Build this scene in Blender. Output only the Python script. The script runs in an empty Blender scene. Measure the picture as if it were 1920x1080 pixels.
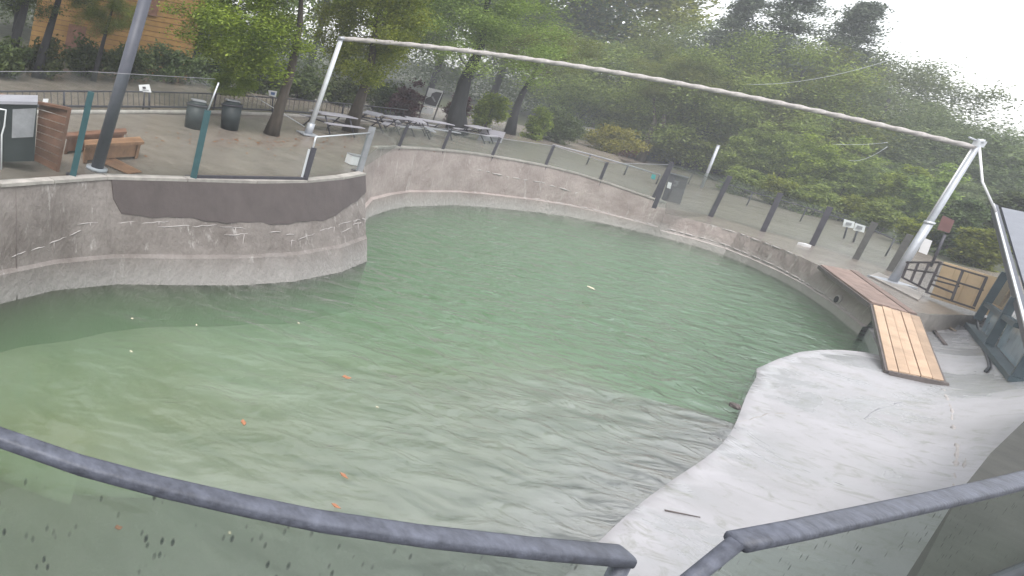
import bpy, bmesh, math, random
import numpy as np
from mathutils import Vector, Matrix
random.seed(7); rng = np.random.default_rng(7)
S = bpy.context.scene
COL = S.collection

# ------------------------------------------------------------------ camera
PPX, PPY, F = -20.981, 216.894, 1100.0           # principal point (shifted lens) and focal length, in photo pixels
CAM = Vector((0, 0, 3.5))
FW = Vector((0.0, 0.97643279, -0.21582168)); RT = Vector((0.98481387, 0.03746955, 0.16952188))
FW.normalize(); RT = (RT - FW*RT.dot(FW)).normalized(); UPV = RT.cross(FW)
cd = bpy.data.cameras.new('camera'); cam = bpy.data.objects.new('camera', cd); COL.objects.link(cam)
cam.matrix_world = Matrix(((RT.x, UPV.x, -FW.x, 0), (RT.y, UPV.y, -FW.y, 0), (RT.z, UPV.z, -FW.z, 3.5), (0, 0, 0, 1)))
cd.sensor_fit = 'HORIZONTAL'; cd.sensor_width = 36.0; cd.lens = F/1920*36
cd.shift_x = (960-PPX)/1920; cd.shift_y = -(540-PPY)/1920
cd.clip_start = 0.05; cd.clip_end = 2000
S.camera = cam

# ------------------------------------------------------------------ world, sun, exposure
W = bpy.data.worlds.new('World'); S.world = W; W.use_nodes = True
nt = W.node_tree; bg = nt.nodes['Background']
sk = nt.nodes.new('ShaderNodeTexSky'); sk.sky_type = 'NISHITA'; sk.sun_disc = False
SUN_EL, SUN_ROT = math.radians(58), math.radians(212)
sk.sun_elevation = SUN_EL; sk.sun_rotation = SUN_ROT; sk.air_density = 1.0; sk.dust_density = 2.0; sk.ozone_density = 0.6
hs = nt.nodes.new('ShaderNodeHueSaturation'); hs.inputs['Saturation'].default_value = 0.25
gm = nt.nodes.new('ShaderNodeGamma'); gm.inputs[1].default_value = 0.5       # cloud deck: evens the whole sky out
nt.links.new(sk.outputs[0], hs.inputs['Color']); nt.links.new(hs.outputs[0], gm.inputs[0]); nt.links.new(gm.outputs[0], bg.inputs[0]); bg.inputs[1].default_value = 0.15
sd = bpy.data.lights.new('sun', 'SUN'); sd.energy = 0.5; sd.angle = math.radians(18); sd.color = (1, .97, .93)
so = bpy.data.objects.new('sun', sd); COL.objects.link(so)
dirv = Vector((math.sin(SUN_ROT)*math.cos(SUN_EL), math.cos(SUN_ROT)*math.cos(SUN_EL), math.sin(SUN_EL)))
so.rotation_euler = dirv.to_track_quat('Z', 'Y').to_euler(); so.location = (0, 0, 40)
S.view_settings.view_transform = 'Standard'; S.view_settings.look = 'None'; S.view_settings.gamma = 1.0
S.view_settings.exposure = 2.5; S.view_settings.use_curve_mapping = False
S.render.engine = 'CYCLES'
S.cycles.use_denoising = True; S.cycles.max_bounces = 10; S.cycles.transparent_max_bounces = 24
S.cycles.volume_bounces = 2; S.cycles.sample_clamp_indirect = 4.0; S.cycles.caustics_reflective = False

# ------------------------------------------------------------------ pixel -> world
def ray(x, y): return RT*(x-PPX) + UPV*(-(y-PPY)) + FW*F
def PT(x, y, z=0.0):
    v = ray(x, y); return CAM + v*((z-CAM.z)/v.z)
def proj(p):
    q = Vector(p)-CAM; d = q.dot(FW); return (PPX+F*q.dot(RT)/d, PPY-F*q.dot(UPV)/d)
def PH(x, y, B):
    """point on the pixel's ray in the upright plane through B that faces the camera"""
    v = ray(x, y); h = Vector((B[0]-CAM.x, B[1]-CAM.y, 0)); return CAM + v*(h.dot(h)/v.dot(h))
def PW(x, y, A, B):
    """point on the pixel's ray in the upright plane through A and B"""
    v = ray(x, y); n = Vector((B[1]-A[1], -(B[0]-A[0]), 0)); return CAM + v*((Vector((A[0], A[1], 0))-CAM).dot(n)/v.dot(n))
def PDIST(x, y, d):
    v = ray(x, y); return CAM + v*(d/math.hypot(v.x, v.y))

# ------------------------------------------------------------------ materials
MATS = {}
def N(t, ty, **k):
    n = t.nodes.new(ty)
    for a, b in k.items(): setattr(n, a, b)
    return n
def mat(name, col, rough=.7, var=.25, scale=4.0, bump=.0, bscale=30., col2=None, stretch=(1, 1, 1), spec=.4, metal=0., objvar=0.):
    if name in MATS: return MATS[name]
    m = bpy.data.materials.new(name); m.use_nodes = True; t = m.node_tree; b = t.nodes['Principled BSDF']
    b.inputs['Roughness'].default_value = rough; b.inputs['Metallic'].default_value = metal; b.inputs['Specular IOR Level'].default_value = spec
    tc = N(t, 'ShaderNodeTexCoord'); mp = N(t, 'ShaderNodeMapping'); mp.inputs['Scale'].default_value = stretch
    t.links.new(tc.outputs['Object'], mp.inputs[0])
    n1 = N(t, 'ShaderNodeTexNoise'); n1.inputs['Scale'].default_value = scale; n1.inputs['Detail'].default_value = 8; n1.inputs['Roughness'].default_value = .65
    t.links.new(mp.outputs[0], n1.inputs['Vector'])
    r = N(t, 'ShaderNodeValToRGB'); c2 = col2 or tuple(c*(1-var) for c in col); c1 = tuple(min(1, c*(1+var*.6)) for c in col)
    r.color_ramp.elements[0].position = .3; r.color_ramp.elements[0].color = (*c2, 1)
    r.color_ramp.elements[1].position = .7; r.color_ramp.elements[1].color = (*c1, 1)
    oi = N(t, 'ShaderNodeObjectInfo'); om = N(t, 'ShaderNodeMapRange'); om.inputs[3].default_value = 1-objvar; om.inputs[4].default_value = 1+objvar; t.links.new(oi.outputs['Random'], om.inputs[0])
    ov = N(t, 'ShaderNodeHueSaturation'); t.links.new(om.outputs[0], ov.inputs['Value']); t.links.new(r.outputs[0], ov.inputs['Color'])
    t.links.new(n1.outputs[0], r.inputs[0]); t.links.new(ov.outputs[0], b.inputs['Base Color'])
    if bump:
        n2 = N(t, 'ShaderNodeTexNoise'); n2.inputs['Scale'].default_value = bscale; n2.inputs['Detail'].default_value = 6
        t.links.new(mp.outputs[0], n2.inputs['Vector'])
        bp = N(t, 'ShaderNodeBump'); bp.inputs['Strength'].default_value = bump; bp.inputs['Distance'].default_value = .03
        t.links.new(n2.outputs[0], bp.inputs['Height']); t.links.new(bp.outputs[0], b.inputs['Normal'])
    MATS[name] = m; return m

def concrete_wall(name, base, dark, pale, wet):
    """weathered pool concrete: blotches, vertical lime streaks, algae-wet foot"""
    m = bpy.data.materials.new(name); m.use_nodes = True; t = m.node_tree; b = t.nodes['Principled BSDF']; L = t.links.new
    tc = N(t, 'ShaderNodeTexCoord')
    def noise(sc, st, det=8, ro=.65):
        mp = N(t, 'ShaderNodeMapping'); mp.inputs['Scale'].default_value = st; L(tc.outputs['Object'], mp.inputs[0])
        n = N(t, 'ShaderNodeTexNoise'); n.inputs['Scale'].default_value = sc; n.inputs['Detail'].default_value = det; n.inputs['Roughness'].default_value = ro
        L(mp.outputs[0], n.inputs['Vector']); return n.outputs[0]
    def ramp(src, a, c, ca, cb):
        r = N(t, 'ShaderNodeValToRGB'); r.color_ramp.elements[0].position = a; r.color_ramp.elements[1].position = c
        r.color_ramp.elements[0].color = (*ca, 1); r.color_ramp.elements[1].color = (*cb, 1); L(src, r.inputs[0]); return r.outputs[0]
    def mix(f, a, c):
        x = N(t, 'ShaderNodeMix', data_type='RGBA'); L(f, x.inputs[0]); L(a, x.inputs[6])
        if isinstance(c, tuple): x.inputs[7].default_value = (*c, 1)
        else: L(c, x.inputs[7])
        return x.outputs[2]
    c = ramp(noise(.9, (1, 1, 1.6)), .32, .68, dark, base)
    s1 = ramp(noise(3.2, (1, 1, .16), 10, .75), .57, .68, (0, 0, 0), (.75, .75, .75)); c = mix(s1, c, pale)
    s2 = ramp(noise(5.0, (1, 1, .12), 10, .75), .58, .70, (0, 0, 0), (.8, .8, .8)); c = mix(s2, c, dark)
    s3 = ramp(noise(14, (1, 1, .5), 6, .8), .6, .72, (0, 0, 0), (.7, .7, .7)); c = mix(s3, c, tuple(x*.55 for x in dark))
    sp = N(t, 'ShaderNodeSeparateXYZ'); L(tc.outputs['Object'], sp.inputs[0])
    nz = N(t, 'ShaderNodeMath', operation='MULTIPLY_ADD'); L(noise(1.3, (1, 1, 1)), nz.inputs[0]); nz.inputs[1].default_value = .5; L(sp.outputs[2], nz.inputs[2])
    wf = N(t, 'ShaderNodeMapRange'); L(nz.outputs[0], wf.inputs[0]); wf.inputs[1].default_value = -1.75; wf.inputs[2].default_value = -1.25; wf.inputs[3].default_value = .85; wf.inputs[4].default_value = 0
    c = mix(wf.outputs[0], c, wet)
    L(c, b.inputs['Base Color']); b.inputs['Roughness'].default_value = .8; b.inputs['Specular IOR Level'].default_value = .25
    bp = N(t, 'ShaderNodeBump'); bp.inputs['Strength'].default_value = .8; bp.inputs['Distance'].default_value = .06
    L(noise(9, (1, 1, .6), 10), bp.inputs['Height']); L(bp.outputs[0], b.inputs['Normal'])
    MATS[name] = m; return m

def beach_mat(name):
    """worn trowelled concrete: broad wet patches, olive algae stains, speckle and hairline cracks"""
    m = bpy.data.materials.new(name); m.use_nodes = True; t = m.node_tree; b = t.nodes['Principled BSDF']; L = t.links.new
    tc = N(t, 'ShaderNodeTexCoord')
    def noise(sc, det=8, ro=.6, dist=0., st=(1, 1, 1)):
        mp = N(t, 'ShaderNodeMapping'); mp.inputs['Scale'].default_value = st; L(tc.outputs['Object'], mp.inputs[0])
        n = N(t, 'ShaderNodeTexNoise'); n.inputs['Scale'].default_value = sc; n.inputs['Detail'].default_value = det; n.inputs['Roughness'].default_value = ro; n.inputs['Distortion'].default_value = dist; L(mp.outputs[0], n.inputs['Vector']); return n.outputs[0]
    def mr(src, a, c, lo=0., hi=1.):
        q = N(t, 'ShaderNodeMapRange'); L(src, q.inputs[0]); q.inputs[1].default_value = a; q.inputs[2].default_value = c; q.inputs[3].default_value = lo; q.inputs[4].default_value = hi; return q.outputs[0]
    def mix(f, a, c):
        x = N(t, 'ShaderNodeMix', data_type='RGBA'); L(f, x.inputs[0])
        if isinstance(a, tuple): x.inputs[6].default_value = (*a, 1)
        else: L(a, x.inputs[6])
        x.inputs[7].default_value = (*c, 1); return x.outputs[2]
    c = mix(mr(noise(.5, 5), .35, .65), (.42, .41, .435), (.34, .333, .345))
    wet = mr(noise(.42, 6, .6, .8), .48, .60); c = mix(wet, c, (.31, .313, .325))
    c = mix(mr(noise(2.6, 10, .72, 1.2), .52, .68, 0, .75), c, (.21, .215, .18))
    c = mix(mr(noise(1.1, 10, .75, .6, (1, 2.5, 1)), .60, .75, 0, .6), c, (.46, .45, .46))
    c = mix(mr(noise(22, 4, .7), .68, .76, 0, .7), c, (.18, .17, .16))
    L(c, b.inputs['Base Color']); L(mr(wet, 0, 1, .5, .16), b.inputs['Roughness'])
    bp = N(t, 'ShaderNodeBump'); bp.inputs['Strength'].default_value = .25; bp.inputs['Distance'].default_value = .03; L(noise(6, 8, .7), bp.inputs['Height']); L(bp.outputs[0], b.inputs['Normal'])
    MATS[name] = m; return m

def leaf_mat(name, c1, c2, trans=.35):
    m = bpy.data.materials.new(name); m.use_nodes = True; t = m.node_tree; t.nodes.remove(t.nodes['Principled BSDF'])
    out = t.nodes['Material Output']; g = N(t, 'ShaderNodeNewGeometry'); r = N(t, 'ShaderNodeValToRGB')
    r.color_ramp.elements[0].color = (*c1, 1); r.color_ramp.elements[1].color = (*c2, 1); r.color_ramp.elements[0].position = .1; r.color_ramp.elements[1].position = .95
    tc = N(t, 'ShaderNodeTexCoord'); n = N(t, 'ShaderNodeTexNoise'); n.inputs['Scale'].default_value = .55; n.inputs['Detail'].default_value = 2
    t.links.new(tc.outputs['Object'], n.inputs['Vector'])
    a = N(t, 'ShaderNodeMath', operation='MULTIPLY_ADD'); t.links.new(g.outputs['Random Per Island'], a.inputs[0]); a.inputs[1].default_value = .55
    sb = N(t, 'ShaderNodeMath', operation='SUBTRACT'); t.links.new(n.outputs[0], sb.inputs[0]); sb.inputs[1].default_value = .27
    t.links.new(sb.outputs[0], a.inputs[2]); t.links.new(a.outputs[0], r.inputs[0])
    d = N(t, 'ShaderNodeBsdfDiffuse'); tr = N(t, 'ShaderNodeBsdfTranslucent'); mx = N(t, 'ShaderNodeMixShader'); mx.inputs[0].default_value = trans
    gl = N(t, 'ShaderNodeBsdfGlossy'); gl.inputs['Roughness'].default_value = .45; mg = N(t, 'ShaderNodeMixShader'); mg.inputs[0].default_value = .015
    oi = N(t, 'ShaderNodeObjectInfo'); hv = N(t, 'ShaderNodeHueSaturation'); mr = N(t, 'ShaderNodeMapRange'); mr.inputs[3].default_value = .72; mr.inputs[4].default_value = 1.3
    mh = N(t, 'ShaderNodeMapRange'); mh.inputs[3].default_value = .478; mh.inputs[4].default_value = .512; hv.inputs['Saturation'].default_value = 1.08
    t.links.new(oi.outputs['Random'], mr.inputs[0]); t.links.new(oi.outputs['Random'], mh.inputs[0]); t.links.new(mr.outputs[0], hv.inputs['Value']); t.links.new(mh.outputs[0], hv.inputs['Hue']); t.links.new(r.outputs[0], hv.inputs['Color'])
    for x in (d, tr): t.links.new(hv.outputs[0], x.inputs['Color'])
    t.links.new(d.outputs[0], mx.inputs[1]); t.links.new(tr.outputs[0], mx.inputs[2]); t.links.new(mx.outputs[0], mg.inputs[1]); t.links.new(gl.outputs[0], mg.inputs[2])
    t.links.new(mg.outputs[0], out.inputs['Surface']); MATS[name] = m; return m

def glass_mat(name, tint, film=.12, filmcol=(.4, .45, .43), spots=0.):
    """thin pane: tinted see-through, diffuse film (dust; on the hut a painted sky reflection), mirror-like at grazing angles"""
    m = bpy.data.materials.new(name); m.use_nodes = True; t = m.node_tree; t.nodes.remove(t.nodes['Principled BSDF']); L = t.links.new
    out = t.nodes['Material Output']; tr = N(t, 'ShaderNodeBsdfTransparent'); tr.inputs[0].default_value = (*tint, 1)
    df = N(t, 'ShaderNodeBsdfDiffuse'); df.inputs[0].default_value = (*filmcol, 1); gl = N(t, 'ShaderNodeBsdfGlossy'); gl.inputs['Roughness'].default_value = .02
    a = N(t, 'ShaderNodeMixShader'); L(tr.outputs[0], a.inputs[1]); L(df.outputs[0], a.inputs[2])
    tc = N(t, 'ShaderNodeTexCoord'); n = N(t, 'ShaderNodeTexNoise'); n.inputs['Scale'].default_value = 2.0; n.inputs['Detail'].default_value = 6
    L(tc.outputs['Object'], n.inputs['Vector'])
    k = N(t, 'ShaderNodeMath', operation='MULTIPLY'); L(n.outputs[0], k.inputs[0]); k.inputs[1].default_value = film*2; L(k.outputs[0], a.inputs[0])
    fr = N(t, 'ShaderNodeFresnel'); fr.inputs[0].default_value = 1.45; f2 = N(t, 'ShaderNodeMath', operation='MULTIPLY'); L(fr.outputs[0], f2.inputs[0]); f2.inputs[1].default_value = .5
    b = N(t, 'ShaderNodeMixShader'); L(f2.outputs[0], b.inputs[0]); L(a.outputs[0], b.inputs[1]); L(gl.outputs[0], b.inputs[2])
    last = b
    if spots:
        mp = N(t, 'ShaderNodeMapping'); mp.inputs['Scale'].default_value = (20, 20, 8); L(tc.outputs['Object'], mp.inputs[0])
        v = N(t, 'ShaderNodeTexVoronoi'); v.inputs['Scale'].default_value = 1.0; L(mp.outputs[0], v.inputs['Vector'])
        r = N(t, 'ShaderNodeValToRGB'); r.color_ramp.elements[0].position = .10; r.color_ramp.elements[0].color = (1, 1, 1, 1); r.color_ramp.elements[1].position = .24; r.color_ramp.elements[1].color = (0, 0, 0, 1)
        L(v.outputs['Distance'], r.inputs[0])
        r2 = N(t, 'ShaderNodeValToRGB'); r2.color_ramp.elements[0].position = .45; r2.color_ramp.elements[1].position = .60
        n3 = N(t, 'ShaderNodeTexNoise'); n3.inputs['Scale'].default_value = 3.5; L(tc.outputs['Object'], n3.inputs['Vector']); L(n3.outputs[0], r2.inputs[0])
        mu = N(t, 'ShaderNodeMath', operation='MULTIPLY'); L(r.outputs[0], mu.inputs[0]); L(r2.outputs[0], mu.inputs[1])
        m3 = N(t, 'ShaderNodeMath', operation='MULTIPLY'); L(mu.outputs[0], m3.inputs[0]); m3.inputs[1].default_value = spots
        dk = N(t, 'ShaderNodeBsdfDiffuse'); dk.inputs[0].default_value = (.05, .06, .055, 1)
        c = N(t, 'ShaderNodeMixShader'); L(m3.outputs[0], c.inputs[0]); L(b.outputs[0], c.inputs[1]); L(dk.outputs[0], c.inputs[2]); last = c
    L(last.outputs[0], out.inputs['Surface']); MATS[name] = m; return m

# ------------------------------------------------------------------ mesh helpers
def link(name, me, m, parent=None):
    o = bpy.data.objects.new(name, me); COL.objects.link(o)
    if m is not None and not me.materials: me.materials.append(MATS[m] if isinstance(m, str) else m)
    if parent is not None: o.parent = parent
    return o
def mesh(name, v, f, m, parent=None, smooth=False):
    if parent is not None and parent.type == 'EMPTY' and parent.get('_o') is not None:
        o = Vector(parent['_o']); v = [Vector(p)-o for p in v]
    me = bpy.data.meshes.new(name); me.from_pydata([tuple(p) for p in v], [], [tuple(q) for q in f]); me.update()
    if smooth:
        for p in me.polygons: p.use_smooth = True
    return link(name, me, m, parent)
def tag(o, label, cat, group=None):
    o['label'] = label; o['category'] = cat
    if group: o['group'] = group
    return o
def struct(o, kind='structure'): o['kind'] = kind; return o
def thing(name, label, cat, loc, group=None):
    o = bpy.data.objects.new(name, None); COL.objects.link(o); o.location = loc; o['_o'] = tuple(loc); o.empty_display_size = .2
    return tag(o, label, cat, group)
def boxv(c, ax, ay, az):
    c, ax, ay, az = map(Vector, (c, ax, ay, az))
    v = [c+ax*i+ay*j+az*k for k in (-1, 1) for j in (-1, 1) for i in (-1, 1)]
    return v, [(0, 2, 3, 1), (4, 5, 7, 6), (0, 1, 5, 4), (2, 6, 7, 3), (0, 4, 6, 2), (1, 3, 7, 5)]
def box(name, c, ax, ay, az, m, parent=None):
    v, f = boxv(c, ax, ay, az); return mesh(name, v, f, m, parent)
def bar(name, a, b, w, h, m, parent=None, up=Vector((0, 0, 1))):
    """square bar from a to b"""
    a, b = Vector(a), Vector(b); d = (b-a); l = d.length/2; d.normalize()
    if abs(d.dot(up)) > .95: up = Vector((a.x-CAM.x, a.y-CAM.y, 0)).normalized()
    s = d.cross(up).normalized(); u = s.cross(d).normalized()
    return box(name, (a+b)/2, d*l, s*w/2, u*h/2, m, parent)
def tubegeo(pts, rad, n=8):
    pts = [Vector(p) for p in pts]; k = len(pts); rad = rad if isinstance(rad, (list, tuple)) else [rad]*k
    v = []; f = []; pu = None
    for i, p in enumerate(pts):
        d = (pts[min(i+1, k-1)]-pts[max(i-1, 0)]).normalized()
        a = pu if pu is not None else (Vector((0, 0, 1)) if abs(d.z) < .9 else Vector((1, 0, 0)))
        s = d.cross(a).normalized(); u = s.cross(d).normalized(); pu = u
        for j in range(n):
            t = 2*math.pi*j/n; v.append(p+(s*math.cos(t)+u*math.sin(t))*rad[i])
    for i in range(k-1):
        for j in range(n):
            f.append((i*n+j, i*n+(j+1) % n, (i+1)*n+(j+1) % n, (i+1)*n+j))
    f.append(tuple(range(n))[::-1]); f.append(tuple(range((k-1)*n, k*n)))
    return v, f
def tube(name, pts, rad, m, parent=None, n=8):
    v, f = tubegeo(pts, rad, n); return mesh(name, v, f, m, parent, smooth=True)
def joined(name, parts, m, parent=None, smooth=False):
    V = []; Fa = []
    for v, f in parts:
        o = len(V); V += list(v); Fa += [tuple(i+o for i in q) for q in f]
    return mesh(name, V, Fa, m, parent, smooth)
def slab(name, quad, th, m, parent=None):
    """thin solid from a 3D polygon"""
    q = [Vector(p) for p in quad]; n = (q[1]-q[0]).cross(q[-1]-q[0]).normalized()*th; k = len(q)
    v = q+[p+n for p in q]; f = [tuple(range(k))[::-1], tuple(range(k, 2*k))]+[(i, (i+1) % k, k+(i+1) % k, k+i) for i in range(k)]
    return mesh(name, v, f, m, parent)

# ------------------------------------------------------------------ palette
mat('paving', (.215, .185, .158), .26, .22, 1.1, .25, 60, spec=.5)
mat('soil', (.06, .065, .035), .9, .5, 1.5, .4, 12)
mat('ledge_stone', (.055, .055, .05), .9, .3, 3, .2, 40)
concrete_wall('wall_grey', (.25, .225, .21), (.14, .122, .112), (.46, .44, .42), (.30, .285, .275))
concrete_wall('wall_pink', (.39, .335, .315), (.26, .215, .20), (.56, .52, .50), (.45, .425, .41))
mat('coping', (.36, .335, .31), .7, .3, 3, .3, 30, objvar=0.12)
mat('cement_band', (.078, .064, .062), .75, .2, 2.2, .25, 25)
mat('lime', (.42, .39, .38), .8, .25, 8, .3, 40)
beach_mat('beach_concrete')
mat('pool_floor', (.46, .46, .43), .8, .3, .2, .2, 6, col2=(.27, .25, .15))
_m = MATS['pool_floor']; _t = _m.node_tree; _b = _t.nodes['Principled BSDF']; _src = _b.inputs['Base Color'].links[0].from_socket     # algae only grows below the splash zone
_tc = N(_t, 'ShaderNodeTexCoord'); _sp = N(_t, 'ShaderNodeSeparateXYZ'); _t.links.new(_tc.outputs['Object'], _sp.inputs[0])
_mr = N(_t, 'ShaderNodeMapRange'); _t.links.new(_sp.outputs[2], _mr.inputs[0]); _mr.inputs[1].default_value = -2.2; _mr.inputs[2].default_value = -2.75
_mx = N(_t, 'ShaderNodeMix', data_type='RGBA'); _t.links.new(_mr.outputs[0], _mx.inputs[0]); _mx.inputs[6].default_value = (.385, .38, .39, 1); _t.links.new(_src, _mx.inputs[7]); _t.links.new(_mx.outputs[2], _b.inputs['Base Color'])
mat('plank_new', (.46, .325, .225), .6, .25, 2.2, .25, 30, stretch=(1, 1, 1), objvar=0.16)
mat('plank_old', (.27, .19, .16), .65, .35, 3, .3, 30, objvar=0.22)
mat('wood_edge', (.12, .10, .095), .7, .3, 6)
mat('bench_wood', (.30, .165, .095), .5, .3, 4, .2, 30, objvar=0.15)
mat('fence_wood', (.20, .10, .065), .55, .35, 3, .2, 30, objvar=0.18)
mat('house_wood', (.33, .19, .06), .7, .3, 1.2, .2, 12, objvar=0.1)
mat('galv', (.42, .44, .48), .4, .15, 5, spec=.5, metal=.25)
mat('white_pole', (.60, .63, .66), .42, .12, 6)
mat('rope', (.40, .375, .36), .85, .28, 9, .4, 70)
mat('dark_pole', (.075, .08, .10), .5, .2, 4)
mat('teal_post', (.035, .085, .095), .4, .25, 5)
mat('black_post', (.05, .048, .06), .5, .3, 6)
mat('grey_post', (.21, .22, .235), .5, .2, 6)
mat('weathered_post', (.085, .085, .08), .7, .3, 8, .3, 40)
mat('rail_blue', (.085, .092, .118), .5, .5, 11, .2, 40)
mat('rail_seal', (.03, .035, .045), .6)
mat('white_paint', (.72, .72, .74), .5, .08)
mat('steel_edge', (.55, .57, .6), .35, .1, 4, metal=.3)
mat('bin_green', (.022, .03, .032), .5, .25, 4)
mat('roof_grey', (.17, .18, .21), .5, .15, 1.5, .1, 20)
mat('hut_teal', (.055, .085, .10), .5, .2, 4)
mat('hut_wall', (.20, .24, .27), .6, .2, 3)
mat('tan_panel', (.60, .45, .28), .6, .14, 3, objvar=0.08)
mat('cage_black', (.05, .042, .045), .6, .3, 8)
mat('bark', (.075, .062, .05), .9, .45, 5, .6, 14, stretch=(1, 1, .3))
mat('bark_dark', (.032, .032, .034), .9, .4, 4, .5, 14, stretch=(1, 1, .3))
mat('picture_dark', (.07, .065, .075), .5)
mat('red_board', (.16, .075, .07), .6, .2, 3)
mat('blue_print', (.08, .14, .3), .5); mat('teal_print', (.03, .3, .3), .5); mat('print_grey', (.28, .28, .30), .5)
mat('hose', (.025, .028, .035), .45); mat('stone', (.30, .29, .27), .8, .4, 3, .5, 12); mat('driftwood', (.33, .27, .21), .8, .35, 5, .4, 20)
mat('grey_sheet', (.34, .33, .37), .5, .12, 2); mat('leaf_orange', (.38, .17, .09), .6, .3, 20); mat('leaf_pale', (.6, .55, .42), .6, .3, 20)
mat('hole', (.012, .012, .012), .9)
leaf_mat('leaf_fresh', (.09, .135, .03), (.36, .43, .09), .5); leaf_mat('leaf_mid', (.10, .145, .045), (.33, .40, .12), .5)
leaf_mat('leaf_deep', (.045, .07, .03), (.14, .18, .07), .4); leaf_mat('leaf_blue', (.095, .13, .07), (.27, .33, .165), .45)
leaf_mat('leaf_red', (.06, .028, .03), (.17, .085, .085)); leaf_mat('leaf_yellow', (.12, .14, .025), (.42, .42, .09)); leaf_mat('leaf_rust', (.14, .055, .02), (.36, .17, .06))
leaf_mat('needle', (.07, .09, .07), (.17, .2, .14), .35)
glass_mat('glass_near', (.80, .90, .83), .02, (.15, .2, .18), .95)
glass_mat('glass_fence', (.86, .92, .90), .11, (.30, .33, .32))
glass_mat('glass_clear', (.92, .95, .94), .05, (.4, .42, .4))
glass_mat('glass_hut', (.35, .42, .46), 1.0, (.36, .46, .53))  # blue-grey film colour is the sky's reflection painted into the panes

# ------------------------------------------------------------------ the ground round the pool
WZ = -2.1
CEN = Vector((17, 11, 0))
LEFT_TOP = [(-3.6, 7.0, 0), (-1.4, 8.9, 0)]+[(*PT(x, y, 0).to_2d(), 0) for x, y in [(0, 347), (100, 340), (200, 333), (350, 337), (480, 341), (575, 340), (640, 334), (684, 326)]]
LEFT_WAT = [(-3.2, 6.6), (-1.0, 8.5)]+[tuple(PT(x, y, WZ).to_2d()) for x, y in [(0, 570), (100, 545), (220, 533), (350, 535), (450, 535), (550, 528), (640, 510), (688, 490)]]
FAR_TOP = [(11.9, 18.3, .1), (13.5, 20.2, .3), (15.2, 21.55, .26), (16.6, 22.5, .22), (18.3, 23.4, .18), (19.8, 24.1, .16), (21.4, 24.75, .1), (22.9, 25.1, .06), (24.6, 25.6, -.03), (26.1, 25.75, -.14), (27.5, 25.65, -.32), (28.6, 25.35, -.5), (29.4, 25.0, -.62)]
FAR_WAT = [(12.2, 17.9), (13.8, 19.9), (15.3, 21.2), (16.6, 22.2), (18.3, 23.1), (19.8, 23.9), (21.4, 24.5), (22.9, 24.9), (24.6, 25.35), (26.1, 25.6), (27.5, 25.5), (28.6, 25.2), (29.4, 24.9)]
RIGHT_TOP = [(29.5, 24.95, -1.08), (30.5, 24.4, -1.08), (30.95, 23.5, -1.06), (30.8, 22.6, -1.05), (30.3, 21.3, -1.05), (29.6, 20.1, -1.05), (28.2, 18.2, -1.06), (26.6, 16.45, -1.05)]
RIGHT_WAT = [(29.5, 24.85), (30.4, 24.3), (30.8, 23.5), (30.65, 22.6), (30.15, 21.3), (29.45, 20.1), (28.05, 18.3), (26.4, 16.5)]
DECK_EDGE = [(26.7, 16.25, -1.05), (27.7, 16.3, -1.05), (29.2, 16.75, -1.05), (30.4, 17.1, -1.05)]
HUT_EDGE = [(31.6, 17.45, -1.2), (29.6, 16.2, -1.3), (25.4, 13.1, -1.25), (22.3, 11.0, -.8)]
NEAR_EDGE = [(19, 9.5, -.05), (15.3, 7.8, 0), (13.0, 6.7, 0), (11.2, 5.8, 0), (8.2, 4.2, 0), (6.2, 3.45, 0), (4.6, 2.95, 0), (3.7, 2.78, 0), (2, 2.72, 0), (.2, 2.75, 0), (-3.5, 2.8, 0), (-4.4, 4.5, 0)]
LOOP = [Vector(p) for p in LEFT_TOP+FAR_TOP+RIGHT_TOP+DECK_EDGE+HUT_EDGE+NEAR_EDGE]
_ang = np.array([math.atan2(p.y-CEN.y, p.x-CEN.x) for p in LOOP]); _lz = np.array([p.z for p in LOOP]); _o = np.argsort(_ang); _A = _ang[_o]; _Z = _lz[_o]
_A = np.concatenate([[_A[-1]-2*math.pi], _A, [_A[0]+2*math.pi]]); _Z = np.concatenate([[_Z[-1]], _Z, [_Z[0]]])
def gz(x, y): return float(np.interp(math.atan2(y-CEN.y, x-CEN.x), _A, _Z))
def G(x, y):
    """pixel -> ground"""
    z = 0.0
    for _ in range(12):
        p = PT(x, y, z); z = .5*z+.5*gz(p.x, p.y)
    return Vector((p.x, p.y, gz(p.x, p.y)))
RINGS = [1, 1.02, 1.08, 1.2, 1.45, 1.9, 2.6, 4, 8, 20, 60]
n = len(LOOP); V = []; Fp = []; Fs = []
for s in RINGS:
    for p in LOOP:
        q = CEN+(p-CEN)*s; V.append((q.x, q.y, p.z))
for k in range(len(RINGS)-1):
    for i in range(n):
        q = (k*n+i, k*n+(i+1) % n, (k+1)*n+(i+1) % n, (k+1)*n+i); Fp.append(q)
me = bpy.data.meshes.new('ground'); me.from_pydata(V, [], Fp)
me.materials.append(MATS['paving']); me.materials.append(MATS['soil']); me.materials.append(MATS['ledge_stone'])
for i, p in enumerate(me.polygons):
    k, j = divmod(i, n)
    p.material_index = 1 if k >= 6 else (2 if j >= n-len(NEAR_EDGE)-2 else 0)
struct(link('ground', me, None))

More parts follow.
